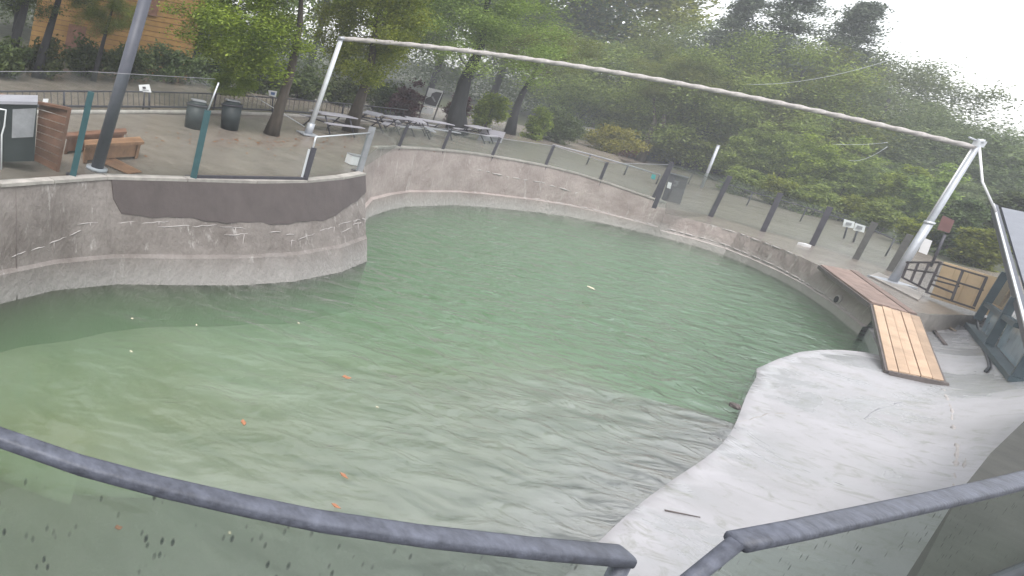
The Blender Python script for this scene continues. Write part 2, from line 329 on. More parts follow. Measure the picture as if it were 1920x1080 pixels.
# ------------------------------------------------------------------ pool walls
def wallmesh(name, top, wat, m, parent=None, mids=None):
    """battered wall: coping line, ledge, waterline, then down to the floor"""
    V = []; Fa = []; k = len(top); rows = 6
    sub = []
    for i in range(k-1):
        for t in (0, .25, .5, .75): sub.append((i, t))
    sub.append((k-2, 1.0))
    for i, t in sub:
        a = Vector(top[i]).lerp(Vector(top[i+1]), t); w = Vector((*wat[i], WZ)).lerp(Vector((*wat[i+1], WZ)), t)
        j = Vector((random.uniform(-.02, .02), random.uniform(-.02, .02), 0))
        d = w-a
        inn = Vector((d.x, d.y, 0)); inn = inn.normalized()*.05 if inn.length > .03 else Vector((0, 0, 0))
        V += [a, a+d*.35+j, a+d*.72+j*.5-inn*.3, a+d*.745+inn, w, Vector((w.x, w.y, -4.8))]
    for i in range(len(sub)-1):
        for r in range(rows-1):
            Fa.append((i*rows+r, i*rows+r+1, (i+1)*rows+r+1, (i+1)*rows+r))
    return mesh(name, V, Fa, m, parent)
def along(top, wat, u, f):
    """point on a wall: u in segment units, f from coping (0) to waterline (1)"""
    i = min(int(u), len(top)-2); t = u-i
    a = Vector(top[i]).lerp(Vector(top[i+1]), t); w = Vector((*wat[i], WZ)).lerp(Vector((*wat[i+1], WZ)), t); return a.lerp(w, f)
def coping(parent, top, out=.22, inn=.05, h=.05, name='coping'):
    for i in range(len(top)-1):
        a, b = Vector(top[i]), Vector(top[i+1]); m_ = (a+b)/2; o = Vector((m_.x-CEN.x, m_.y-CEN.y, 0)).normalized()
        s = (b-a); s.z = 0; s.normalize(); nn = Vector((-s.y, s.x, 0)); nn = nn if nn.dot(o) > 0 else -nn
        a2 = a+(b-a)*.006; b2 = b-(b-a)*.006
        v = [a2-nn*inn, b2-nn*inn, b2+nn*out, a2+nn*out]; v = [p+Vector((0, 0, -.03)) for p in v]+[p+Vector((0, 0, h)) for p in v]
        mesh(name, v, [(3, 2, 1, 0), (4, 5, 6, 7), (0, 1, 5, 4), (1, 2, 6, 5), (2, 3, 7, 6), (3, 0, 4, 7)], 'coping', parent)
lw = tag(wallmesh('pool_wall', LEFT_TOP+[FAR_TOP[0]], LEFT_WAT+[FAR_WAT[0]], 'wall_grey'), 'grey battered concrete pool wall below the glass fence with a dark cement band', 'wall')
coping(lw, LEFT_TOP, .16, .04, .035)
fw = tag(wallmesh('pool_wall', FAR_TOP, FAR_WAT, 'wall_pink'), 'curved pinkish streaked pool wall carrying a row of small dark fence posts', 'wall')
coping(fw, FAR_TOP[1:], .14, .04, .04)
rw = tag(wallmesh('pool_wall', RIGHT_TOP, RIGHT_WAT, 'wall_pink'), 'low pinkish pool wall with a round drain hole beside the plank walkway', 'wall')
ew = tag(wallmesh('pool_wall', [FAR_TOP[-1], RIGHT_TOP[0]], [FAR_WAT[-1], RIGHT_WAT[0]], 'wall_pink'), 'short end face stepping down from the tall pool wall to the low one', 'wall')
def skirt(name, top, m):
    V = [Vector(p) for p in top]+[Vector((p[0], p[1], -4.8)) for p in top]; k = len(top)
    return mesh(name, V, [(i, i+1, k+i+1, k+i) for i in range(k-1)], m)
tag(skirt('deck_kerb', [RIGHT_TOP[-1]]+DECK_EDGE+[HUT_EDGE[0]], 'coping'), 'pale concrete kerb face between the deck and the white beach', 'kerb')
tag(skirt('pool_wall', HUT_EDGE+NEAR_EDGE+[LEFT_TOP[0]], 'ledge_stone'), 'dark stone wall below the near ledge', 'wall')
# dark cement band on the left wall, ragged lower edge
V = []; Fa = []; us = np.linspace(4.05, 9.0, 60)
for i, u in enumerate(us):
    w = (u-4.05)/4.95; low = .33+.10*math.sin(w*2.6)+.012*math.sin(u*6)+.006*math.sin(u*17)-.16*max(0, w-.72)/.28
    if i == 0: low = .2
    for f in (.012, low):
        p = along(LEFT_TOP, LEFT_WAT, u, f); d = (along(LEFT_TOP, LEFT_WAT, u, 1)-along(LEFT_TOP, LEFT_WAT, u, 0)); s = along(LEFT_TOP, LEFT_WAT, min(9, u+.05), f)-along(LEFT_TOP, LEFT_WAT, max(0, u-.05), f)
        nn = s.cross(d).normalized(); nn = nn if nn.dot(CAM-p) > 0 else -nn
        V += [p-nn*.03, p+nn*.022]
for i in range(len(us)-1):
    a, b = i*4, (i+1)*4; Fa += [(a+1, a+3, b+3, b+1), (a+3, a+2, b+2, b+3), (a, a+1, b+1, b)]
Fa += [(0, 2, 3, 1), (len(V)-4, len(V)-3, len(V)-1, len(V)-2)]
mesh('cement_band', V, Fa, 'cement_band', lw)['label'] = 'dark brown-grey cement band along the top of the wall'
def crack(parent, top, wat, u0, u1, f0, f1, r=.012, wob=.02, m='lime', name='lime_ridge'):
    if u1-u0 > .5:                                # broken into short pieces with lime drips below
        u = u0
        while u < u1-.08:
            e = min(u1, u+random.uniform(.12, .5)); g0, g1 = (f0+(f1-f0)*(q-u0)/(u1-u0)+wob*math.sin(q*3)+random.uniform(-wob, wob) for q in (u, e))
            P = [along(top, wat, u+(e-u)*q, g0+(g1-g0)*q+random.uniform(-.006, .006)) for q in np.linspace(0, 1, 6)]
            tube(name, P, [r*x for x in (.25, random.uniform(.5, 1), random.uniform(.6, 1.3), random.uniform(.5, 1.2), random.uniform(.4, 1), .2)], m, parent, 5)
            for _ in range(random.randint(0, 1)):
                q = random.uniform(u, e); g = g0+(g1-g0)*(q-u)/(e-u); tube('lime_drip', [along(top, wat, q, g), along(top, wat, q, g+random.uniform(.03, .12))], [r*.9, r*.2], m, parent, 4)
            u = e+random.uniform(.0, .12)
        return
    k = max(4, int((u1-u0)*6)); P = []
    for i in range(k+1):
        t = i/k; u = u0+(u1-u0)*t; P.append(along(top, wat, u, f0+(f1-f0)*t+wob*math.sin(u*7)+random.uniform(-wob, wob)*.5))
    tube(name, P, [r*random.uniform(.6, 1.3) for _ in P], m, parent, 5)
for a in [(2.2, 3.5, .60, .50), (3.4, 4.9, .44, .40), (4.6, 6.9, .42, .52), (6.8, 9.0, .58, .50), (4.1, 4.9, .74, .72), (8.0, 9.0, .62, .50), (2.6, 3.4, .80, .76), (5.6, 6.4, .55, .49)]:
    crack(lw, LEFT_TOP, LEFT_WAT, *a)
crack(lw, LEFT_TOP, LEFT_WAT, 2.28, 2.30, .05, 1, .012, .0, 'wood_edge', 'expansion_joint')
for a in [(1, 4.2, .79, .76), (4.2, 7, .75, .74), (7, 10, .74, .72), (10, 11.9, .73, .72), (5.5, 7.4, .30, .36), (7.6, 9.2, .36, .42)]:
    crack(fw, FAR_TOP, FAR_WAT, *a, r=.028, wob=.008)
for a in [(.2, 2.5, .60, .62), (2.5, 4.8, .62, .66), (4.8, 6.6, .66, .72), (1.2, 4.2, .03, .04)]:
    crack(rw, RIGHT_TOP, RIGHT_WAT, *a, r=.03, wob=.012)
# drain hole in the low wall
hp = PT(1572, 562, -1.72); p0 = along(RIGHT_TOP, RIGHT_WAT, 6.0, .5); p1 = along(RIGHT_TOP, RIGHT_WAT, 6.6, .5)
best = min((abs(proj(along(RIGHT_TOP, RIGHT_WAT, u, f))[0]-1572)+abs(proj(along(RIGHT_TOP, RIGHT_WAT, u, f))[1]-562), u, f) for u in np.linspace(4, 7, 61) for f in np.linspace(.1, 1, 37))
hp = along(RIGHT_TOP, RIGHT_WAT, best[1], best[2]); sd_ = (along(RIGHT_TOP, RIGHT_WAT, best[1]+.05, best[2])-hp).normalized(); nn = Vector((-sd_.y, sd_.x, 0)); nn = nn if nn.dot(CAM-hp) > 0 else -nn
tube('drain_hole', [hp-nn*.02, hp+nn*.045], .11, 'hole', rw, 16)
tube('drain_rim', [hp-nn*.02, hp+nn*.03], .16, 'coping', rw, 16)

# ------------------------------------------------------------------ beach slab, pool floor, water
def sstep(a, b, x): t = min(1, max(0, (x-a)/(b-a))); return t*t*(3-2*t)
BO = Vector((17.334, 11.897)); BD = Vector((.85028, .52633)); BN = Vector((.52633, -.85028)); BS = .2
def bz(x, y):
    dn = (x-BO.x)*BN.x+(y-BO.y)*BN.y; al = (x-BO.x)*BD.x+(y-BO.y)*BD.y
    z = WZ+BS*dn-.05*math.exp(-((al+4.2)/3.2)**2)*math.exp(-(dn/2.2)**2)     # hollow in the waterline
    z += .09*sstep(.5, 4.5, al)
    if dn > 1.7: z += min(.9, .3*(dn-1.7)**2)                                  # bank curling up towards the ledge and the hut
    return z
def BP(x, y):
    v = ray(x, y); t = (WZ-CAM.z-BS*(BO.x*BN.x+BO.y*BN.y))/(v.z-BS*(v.x*BN.x+v.y*BN.y)); p = CAM+v*t
    for _ in range(25):
        q = PT(x, y, bz(p.x, p.y)); p = p.lerp(q, .5)
    return p
def waterline(al):
    lo, hi = -3., 2.
    for _ in range(40):
        m_ = (lo+hi)/2; p = BO+BD*al+BN*m_
        if bz(p.x, p.y) < WZ+.004: lo = m_
        else: hi = m_
    return (p.x, p.y)
edge = [BP(*p) for p in [(1652, 664), (1620, 658), (1580, 654), (1540, 654), (1500, 658), (1470, 668)]]
out2 = [(v.x, v.y) for v in edge]+[waterline(al) for al in np.arange(1.6, -16.2, -.4)]+[(4.2, 2.75), (8, 3.9), (11, 5.3), (15.2, 7.4), (19, 9.0), (22.5, 10.8), (25.6, 12.9), (29.8, 16.0), (31.8, 17.6), (30.3, 17.3), (27.6, 16.5), (26.5, 16.45)]
from mathutils.geometry import delaunay_2d_cdt
def inside(x, y, poly):
    c = False; k = len(poly)
    for i in range(k):
        (x1, y1), (x2, y2) = poly[i], poly[(i+1) % k]
        if (y1 > y) != (y2 > y) and x < (x2-x1)*(y-y1)/(y2-y1)+x1: c = not c
    return c
dense = []
for i in range(len(out2)):
    (x1, y1), (x2, y2) = out2[i], out2[(i+1) % len(out2)]; k = max(1, int(math.hypot(x2-x1, y2-y1)/.35))
    dense += [(x1+(x2-x1)*q/k, y1+(y2-y1)*q/k) for q in range(k)]
grid = [Vector((x, y)) for x in np.arange(0, 33, .35) for y in np.arange(2, 19, .35) if inside(x, y, out2) and min((x-a)**2+(y-b)**2 for a, b in dense) > .03]
nv = len(dense); co, _, tri, *_r = delaunay_2d_cdt([Vector(p) for p in dense]+grid, [(i, (i+1) % nv) for i in range(nv)], [], 1, 1e-5)
ex = [Vector((p.x, p.y)) for p in edge]
def seg_d(x, y):
    b = 9.
    for a, c in zip(ex[:-1], ex[1:]):
        d = c-a; k = max(0, min(1, ((x-a.x)*d.x+(y-a.y)*d.y)/d.length_squared)); b = min(b, math.hypot(x-a.x-d.x*k, y-a.y-d.y*k))
    return b
V = []
for c in co:
    e = seg_d(c.x, c.y); V.append((c.x, c.y, bz(c.x, c.y)-(.03*(1-e/.3)**2 if e < .3 else 0)))
Fa = [tuple(f) for f in tri]; k0 = len(V)
key = {(round(c.x, 4), round(c.y, 4)): i for i, c in enumerate(co)}
ring = [key[(round(x, 4), round(y, 4))] for x, y in dense if (round(x, 4), round(y, 4)) in key]
for i in ring: V.append((V[i][0], V[i][1], -4.7))
for i in range(len(ring)): j_ = (i+1) % len(ring); Fa.append((ring[i], ring[j_], k0+j_, k0+i))
me = bpy.data.meshes.new('concrete_beach'); me.from_pydata(V, [], Fa); me.update()
for p in me.polygons: p.use_smooth = abs(p.normal.z) > .5
beach = struct(link('concrete_beach', me, 'beach_concrete'))
X = np.arange(-5, 33.01, .5); Y = np.arange(2.2, 27.01, .5); V = []; Fa = []
for y in Y:
    for x in X:
        s = (x-BO.x)*BD.x+(y-BO.y)*BD.y
        d = -((x-BO.x)*BN.x+(y-BO.y)*BN.y); z = bz(x, y)-.012 if d < 1.2 else WZ-.012-(.24+.085*(d-1.2)+.012*(d-1.2)**2); z = max(z, -4.3)
        sw = s+.9*math.sin(x*.55+y*.2)*sstep(1, 4, d); z = z+(-4.3-z)*sstep(-3.2-8.3*sstep(.2, 5, d), 1.0+6.5*sstep(.4, 3, d), sw) if d > -.4 or s > -1 else z
        if d > 3: z += .08*math.sin(x*1.3+y)*math.sin(y*1.7-x*.4)*min(1, (d-3)/3)
        V.append((x, y, z))
for j in range(len(Y)-1):
    for i in range(len(X)-1):
        a = j*len(X)+i; Fa.append((a, a+1, a+1+len(X), a+len(X)))
struct(mesh('pool_floor', V, Fa, 'pool_floor', smooth=True))

m = bpy.data.materials.new('water'); m.use_nodes = True; t = m.node_tree; t.nodes.remove(t.nodes['Principled BSDF']); L = t.links.new
out = t.nodes['Material Output']; tr = N(t, 'ShaderNodeBsdfTransparent'); tr.inputs[0].default_value = (.97, .99, .97, 1)
gl = N(t, 'ShaderNodeBsdfGlossy'); gl.inputs['Roughness'].default_value = .02; fr = N(t, 'ShaderNodeFresnel'); fr.inputs[0].default_value = 1.58
mx = N(t, 'ShaderNodeMixShader'); L(fr.outputs[0], mx.inputs[0]); L(tr.outputs[0], mx.inputs[1]); L(gl.outputs[0], mx.inputs[2]); L(mx.outputs[0], out.inputs['Surface'])
tc = N(t, 'ShaderNodeTexCoord')
def wn(sc, st, det, rot=0.):
    mp = N(t, 'ShaderNodeMapping'); mp.inputs['Scale'].default_value = st; mp.inputs['Rotation'].default_value = (0, 0, rot); L(tc.outputs['Object'], mp.inputs[0])
    q = N(t, 'ShaderNodeTexNoise'); q.inputs['Scale'].default_value = sc; q.inputs['Detail'].default_value = det; q.inputs['Distortion'].default_value = .6; L(mp.outputs[0], q.inputs['Vector']); return q.outputs[0]
# calm near the left wall and the shallow end, choppy towards the far right
sp = N(t, 'ShaderNodeSeparateXYZ'); L(tc.outputs['Object'], sp.inputs[0])
cm = N(t, 'ShaderNodeMath', operation='MULTIPLY_ADD'); L(sp.outputs[0], cm.inputs[0]); cm.inputs[1].default_value = .075; cm.inputs[2].default_value = -.42
cy = N(t, 'ShaderNodeMath', operation='MULTIPLY_ADD'); L(sp.outputs[1], cy.inputs[0]); cy.inputs[1].default_value = .03; L(cm.outputs[0], cy.inputs[2])
cn = N(t, 'ShaderNodeMath', operation='MULTIPLY_ADD'); L(wn(.35, (1, 1, 1), 2), cn.inputs[0]); cn.inputs[1].default_value = .9; L(cy.outputs[0], cn.inputs[2])
cl = N(t, 'ShaderNodeMapRange'); L(cn.outputs[0], cl.inputs[0]); cl.inputs[1].default_value = .35; cl.inputs[2].default_value = 1.7; cl.inputs[3].default_value = .07; cl.inputs[4].default_value = 3.4
h1 = wn(1.25, (1, 2.0, 1), 5, math.radians(-32)); h2 = wn(.62, (1, 1.7, 1), 3, math.radians(-30))
hm = N(t, 'ShaderNodeMath', operation='MULTIPLY'); L(h1, hm.inputs[0]); L(cl.outputs[0], hm.inputs[1])
ha = N(t, 'ShaderNodeMath', operation='MULTIPLY_ADD'); L(h2, ha.inputs[0]); ha.inputs[1].default_value = .55; L(hm.outputs[0], ha.inputs[2])
bp = N(t, 'ShaderNodeBump'); bp.inputs['Strength'].default_value = 1.0; bp.inputs['Distance'].default_value = .10; L(ha.outputs[0], bp.inputs['Height'])
L(bp.outputs[0], gl.inputs['Normal']); L(bp.outputs[0], fr.inputs['Normal'])
va = N(t, 'ShaderNodeVolumeAbsorption'); va.inputs[0].default_value = (.42, .76, .46, 1); va.inputs[1].default_value = .30
vs_ = N(t, 'ShaderNodeVolumeScatter'); vs_.inputs['Color'].default_value = (.60, .90, .60, 1); vs_.inputs['Density'].default_value = .37; vs_.inputs['Anisotropy'].default_value = .2
ad = N(t, 'ShaderNodeAddShader'); L(va.outputs[0], ad.inputs[0]); L(vs_.outputs[0], ad.inputs[1]); L(ad.outputs[0], out.inputs['Volume'])
MATS['water'] = m
v, f = boxv((14, 14.4, (WZ-5.2)/2), (18.2, 0, 0), (0, 12.0, 0), (0, 0, (WZ+5.2)/2))
struct(mesh('water', v, f, 'water'))

# ------------------------------------------------------------------ glass barriers by the camera
def barrier(pxs, z, label, lean_end, first):
    pts = [PT(x, y, z) for x, y in pxs]; t = thing('glass_barrier', label, 'barrier', (pts[0].x, pts[0].y, 0))
    up_ = Vector((0, 0, 1)); V = []; K = 20
    for i, p in enumerate(pts):
        d = (pts[min(i+1, len(pts)-1)]-pts[max(i-1, 0)]).normalized(); sd_ = d.cross(up_).normalized(); u2 = sd_.cross(d)
        for j in range(K):
            a = 2*math.pi*j/K; ca, sa = math.cos(a), math.sin(a)
            V.append(p+sd_*math.copysign(abs(ca)**.55, ca)*.050+u2*math.copysign(abs(sa)**.55, sa)*.036)
    Fa = [(i*K+j, i*K+(j+1) % K, (i+1)*K+(j+1) % K, (i+1)*K+j) for i in range(len(pts)-1) for j in range(K)]+[tuple(range(K))[::-1], tuple(range((len(pts)-1)*K, len(pts)*K))]
    mesh('top_rail', V, Fa, 'rail_blue', t, smooth=True)
    tube('rail_seal', [p-Vector((0, 0, .040)) for p in pts], .014, 'rail_seal', t, 6)
    for i in range(0, len(pts)-1, 2):
        q = [pts[k] for k in range(i, min(i+3, len(pts)))]; a, b = q[0], q[-1]
        P = [p-Vector((0, 0, .045)) for p in q]; Q = [Vector((p.x, p.y, .06)) for p in q]
        if lean_end is not None and i == 0 and first: Q[0] = Vector((lean_end[0], lean_end[1], .06))
        mesh('glass_pane', P+Q, [(j, j+1, len(q)+j+1, len(q)+j) for j in range(len(q)-1)], 'glass_near', t)
    e = pts[0] if first else pts[-1]; foot = Vector((lean_end[0], lean_end[1], 0)) if lean_end else Vector((e.x, e.y, 0))
    tube('end_post', [foot, e], .034, 'rail_blue', t, 10)
    o = pts[-1] if first else pts[0]; tube('end_post', [Vector((o.x, o.y, 0)), o], .034, 'rail_blue', t, 10)
    tube('foot_channel', [Vector((p.x, p.y, .03)) for p in pts], .035, 'rail_seal', t, 6)
barrier([(-60, 795), (0, 820), (150, 872), (300, 912), (450, 946), (600, 977), (800, 1006), (1000, 1028), (1172, 1043)], 1.2, 'long bowed blue-grey railing with wet spotted glass in front of the water', None, False)
e0 = PT(1382, 1016, 1.2)
barrier([(1382, 1016), (1500, 993), (1640, 963), (1780, 933), (1860, 915), (1935, 896), (2100, 850)], 1.2, 'blue-grey railing with spotted glass in front of the white beach slab', (e0.x-.75, e0.y-.10), True)

# ------------------------------------------------------------------ generic posts
def stand(b, tpx, z=None):
    B = G(*b) if z is None else PT(*b, z); return B, PH(*tpx, B)

# rope poles and the rope
lb, lt = stand((577, 252), (640, 72)); rb, rt = stand((1672, 530), (1834, 272))
t = thing('net_pole', 'slim white pole on the plaza holding the far end of the rope', 'pole', lb)
tube('shaft', [lb, lt], [.085, .075], 'white_pole', t, 12); box('base_plate', lb+Vector((0, 0, .02)), (.3, 0, 0), (0, .3, 0), (0, 0, .02), 'galv', t)
tube('sleeve', [lb, lb.lerp(lt, .12)], .125, 'galv', t, 12); tube('cap', [lt-(lt-lb).normalized()*.05, lt+(lt-lb).normalized()*.06], .11, 'galv', t, 10)
t = thing('net_pole', 'galvanised leaning steel pole beside the plank walkway', 'pole', rb)
ax = (rt-rb).normalized()
tube('shaft', [rb, rt], [.08, .06], 'galv', t, 14); tube('lower_sleeve', [rb, rb.lerp(rt, .45)], [.098, .09], 'galv', t, 14)
tube('collar', [rb.lerp(rt, .445), rb.lerp(rt, .46)], .11, 'steel_edge', t, 12)
tube('conduit', [rb.lerp(rt, .45)+Vector((-.08, .03, 0)), rb.lerp(rt, .98)+Vector((-.08, .03, 0))], .018, 'white_paint', t, 6)
box('head_plate', rt+ax*.05, ax*.10, Vector((.13, 0, 0)), Vector((0, .05, 0)), 'steel_edge', t)
tube('head_arm', [rt+ax*.1, rt+ax*.16+Vector((-.32, .05, .03))], .03, 'galv', t, 8); tube('head_cap', [rt+ax*.08, rt+ax*.2], .07, 'steel_edge', t, 10)
box('base_plate', rb+Vector((0, 0, .03)), (.42, 0, 0), (0, .3, 0), (0, 0, .03), 'galv', t)
slab('concrete_plinth', [PT(1630, 516, -1.0), PT(1648, 510, -1.0), PT(1732, 552, -1.0), PT(1722, 562, -1.0)][::-1], -.12, 'coping', t)
# twisted rope sleeve between the pole heads (slightly arched, stiff)
R0 = lt; R1 = PH(1826, 276, rt); V = []; Fa = []; K = 420; n6 = 9
for i in range(K+1):
    s = i/K; p = R0.lerp(R1, s)+Vector((0, 0, .42*4*s*(1-s)*(1-.25*(s-.5)))); d = (R1-R0).normalized(); sd2 = d.cross(Vector((0, 0, 1))).normalized(); u = sd2.cross(d)
    for j in range(n6):
        a = 2*math.pi*j/n6; r = .078*(1+.16*math.cos(3*(a-s*75*.9))); V.append(p+(sd2*math.cos(a)+u*math.sin(a))*r)
for i in range(K):
    for j in range(n6): Fa.append((i*n6+j, i*n6+(j+1) % n6, (i+1)*n6+(j+1) % n6, (i+1)*n6+j))
tag(mesh('twisted_rope', V, Fa, 'rope', smooth=True), 'thick pale twisted rope stretched between the two poles over the pool', 'rope')

# ------------------------------------------------------------------ glass fence on the left wall
gf = thing('glass_fence', 'glass fence with teal and grey posts on the left pool wall', 'fence', PT(362, 336, 0))
b1, t1 = stand((136, 332), (171, 172)); b2, t2 = stand((362, 336), (390, 207)); b3, t3 = stand((571, 339), (589, 277)); b4, t4 = stand((673, 323), (699, 238)); b0 = G(-60, 352); t0 = PH(-30, 135, b0)
for b, tt, w, mm in ((b1, t1, .13, 'teal_post'), (b2, t2, .14, 'teal_post'), (b3, t3, .13, 'black_post'), (b4, t4, .17, 'grey_post')):
    bar('post', b, tt, w, .08, mm, gf); bar('foot_plate', b+Vector((0, 0, .01)), b+Vector((.01, .2, .01)), .26, .03, 'black_post', gf)
bar('post', b3+Vector((-.10, -.02, 0)), b3.lerp(t3, .93)+Vector((-.12, -.02, 0)), .05, .06, 'steel_edge', gf)
tube('rod', [t2, PH(410, 155, b2)], .018, 'steel_edge', gf, 6)
bar('bottom_rail', b2+Vector((0, 0, .05)), b3+Vector((0, 0, .05)), .07, .09, 'black_post', gf)
g1 = PH(165, 134, b1); g2 = PH(404, 148, b2); gA = PH(-30, 134, b0)
def pane(a, b, at, bt, mm='glass_fence', par=gf):
    o_ = Vector((a.x+b.x, a.y+b.y, 0)).normalized()*.07; a, b, at, bt = a+o_, b+o_, at+o_, bt+o_
    return mesh('glass_pane', [a, b, bt, at], [(0, 1, 2, 3)], mm, par)
u_ = Vector((0, 0, .06)); pane(b0+u_, b1+u_, gA, g1, 'glass_clear'); pane(b1+u_, b2+u_, g1, g2, 'glass_clear')
tube('glass_edge', [gA, g1], .006, 'print_grey', gf, 5); tube('glass_edge', [g1, g2], .006, 'print_grey', gf, 5)
pane(b2+u_*2, b3+u_*2, b2+Vector((0, 0, .75)), t3, 'glass_clear')
f1 = PH(592, 257, b3); f2 = PH(694, 249, b4)
pane(b3+u_, b4+u_, f1, f2, 'glass_clear'); tube('glass_edge', [f1, f2], .02, 'steel_edge', gf, 6); tube('glass_edge', [b3+u_, b3.lerp(f1, .88), f1], .02, 'steel_edge', gf, 6)
wb = G(663, 308); bx = tag(box('floodlight_box', wb+Vector((0, 0, .14)), (.2, 0, 0), (0, .15, 0), (0, 0, .14), 'white_paint'), 'small white box at the foot of the grey fence post on the wall corner', 'box')
box('lid', (0, 0, 0), (.21, 0, 0), (0, .16, 0), (0, 0, .012), 'print_grey', bx).location = wb+Vector((0, 0, .295))

# far fence on the curved wall
ff = thing('glass_fence', 'low glass fence with small black posts on the curved far wall', 'fence', PT(1023, 313, 0))
posts = [((748, 281), (765, 234)), ((830, 285), (846, 241)), ((923, 298), (938, 258)), ((1023, 315), (1039, 272)), ((1125, 336), (1139, 304)), ((1224, 386), (1258, 306))]
pb = []
for i, (b, tp) in enumerate(posts):
    bx_, by_ = b; best = None
    for u in np.linspace(0, len(FAR_TOP)-1.001, 500):
        q = along(FAR_TOP, FAR_WAT, u, 0); e = abs(proj(q)[0]-b[0]); best = min(best, (e, u)) if best else (e, u)
    B = along(FAR_TOP, FAR_WAT, best[1], 0); o = Vector((B.x-CEN.x, B.y-CEN.y, 0)).normalized(); B = B+o*.05; T_ = PH(*tp, B)
    pb.append((B, T_)); bar('post', B-Vector((0, 0, .3)), T_, .10, .08, 'black_post', ff)
b4e = b4; 
pane(b4+u_, pb[0][0]+u_, t4-Vector((0, 0, .1)), pb[0][1], par=ff)
for i in range(5):
    pane(pb[i][0]+u_, pb[i+1][0]+u_, pb[i][1].lerp(pb[i][0], .04), pb[i+1][1].lerp(pb[i+1][0], .04), par=ff)
    tube('glass_edge', [pb[i][1].lerp(pb[i][0], .04), pb[i+1][1].lerp(pb[i+1][0], .04)], .012, 'print_grey', ff, 5)
# right fence along the deck
rf = thing('glass_fence', 'glass fence with weathered dark posts standing on the low deck', 'fence', G(1430, 432))
posts = [((1226, 390), (1260, 304)), ((1332, 406), (1369, 330)), ((1430, 434), (1464, 362)), ((1522, 460), (1557, 388)), ((1604, 486), (1641, 417)), ((1668, 508), (1707, 440))]
pr = []
for i, (b, tp) in enumerate(posts):
    B, T_ = stand(b, tp); pr.append((B, T_)); bar('post', B, T_, .15 if i else .12, .11, 'weathered_post' if i > 3 else 'black_post', rf)
for i in range(5): pane(pr[i][0]+u_, pr[i+1][0]+u_, pr[i][1].lerp(pr[i][0], .05), pr[i+1][1].lerp(pr[i+1][0], .05), par=rf)
tag(box('drain_cover', G(1507, 461)+Vector((0, 0, .05)), (.14, 0, 0), (0, .1, 0), (0, 0, .05), 'white_paint'), 'tiny white block lying on the deck in front of the glass fence', 'block')
# kerb strip behind the deck, rail behind the right fence
kb = [G(x, y) for x, y in [(1236, 370), (1330, 392), (1440, 418), (1560, 450), (1660, 488)]]
t = thing('hand_rail', 'long low dark hand rail behind the deck fence', 'railing', G(1480, 425))
hr = [G(x, y) for x, y in [(1290, 345), (1400, 385), (1500, 415), (1600, 450), (1660, 480)]]
tube('rail', [p+Vector((0, 0, .75)) for p in hr], .03, 'black_post', t, 6)
for p in hr: tube('leg', [p, p+Vector((0, 0, .75))], .025, 'black_post', t, 6)
t = thing('hand_rail', 'pale hand rail beyond the far pool wall', 'railing', G(1100, 310))
hr = [G(x, y) for x, y in [(1030, 290), (1100, 308), (1170, 328), (1230, 345)]]
tube('rail', [p+Vector((0, 0, .55)) for p in hr], .045, 'print_grey', t, 6)
for p in hr: tube('leg', [p, p+Vector((0, 0, .55))], .03, 'black_post', t, 6)

# ------------------------------------------------------------------ plank walkway
def planks(par, q, k, m, th, gap=.007):
    A, B, C_, D = q            # A-B near-left edge along the planks ... A,B on one side, D,C on the other
    for i in range(k):
        s0, s1 = i/k+gap, (i+1)/k-gap; e0, e1 = random.uniform(0, .02), random.uniform(.98, 1)
        a0 = A.lerp(D, s0); a1 = A.lerp(D, s1); c0 = B.lerp(C_, s0); c1 = B.lerp(C_, s1); h = random.uniform(-.008, .012)
        v = [a0.lerp(c0, e0), a0.lerp(c0, e1), a1.lerp(c1, e1), a1.lerp(c1, e0)]
        v = [p+Vector((0, 0, h)) for p in v]; v = [p-Vector((0, 0, th)) for p in v]+v
        mesh('plank', v, [(3, 2, 1, 0), (4, 5, 6, 7), (0, 1, 5, 4), (1, 2, 6, 5), (2, 3, 7, 6), (3, 0, 4, 7)], m, par)
q1 = [PT(1637, 569, -.93), BP(1661, 700)+Vector((0, 0, .1)), BP(1767, 722)+Vector((0, 0, .1)), PT(1724, 592, -.93)]
t = thing('plank_ramp', 'ramp of pale new planks sloping from the deck to the white beach', 'ramp', q1[1]-Vector((0, 0, .1)))
planks(t, q1, 5, 'plank_new', .045)
bar('end_beam', q1[1]+Vector((-.05, -.07, -.06)), q1[2]+Vector((.02, -.07, -.06)), .09, .12, 'wood_edge', t)
bar('side_beam', q1[0]+Vector((0, 0, -.09)), q1[1]+Vector((0, 0, -.07)), .06, .10, 'wood_edge', t)
bar('side_beam', q1[3]+Vector((0, 0, -.09)), q1[2]+Vector((0, 0, -.07)), .06, .10, 'wood_edge', t)
q2 = [PT(1538, 496, -.97), PT(1635, 567, -.93), PT(1722, 590, -.93), PT(1606, 507, -.97)]
t = thing('plank_walkway', 'weathered brown plank walkway along the top of the low wall', 'walkway', PT(1630, 540, -1.05))
planks(t, q2, 5, 'plank_old', .05)
bar('side_beam', q2[0]+Vector((-.03, -.03, -.09)), q2[1]+Vector((-.03, -.03, -.1)), .07, .12, 'wood_edge', t)

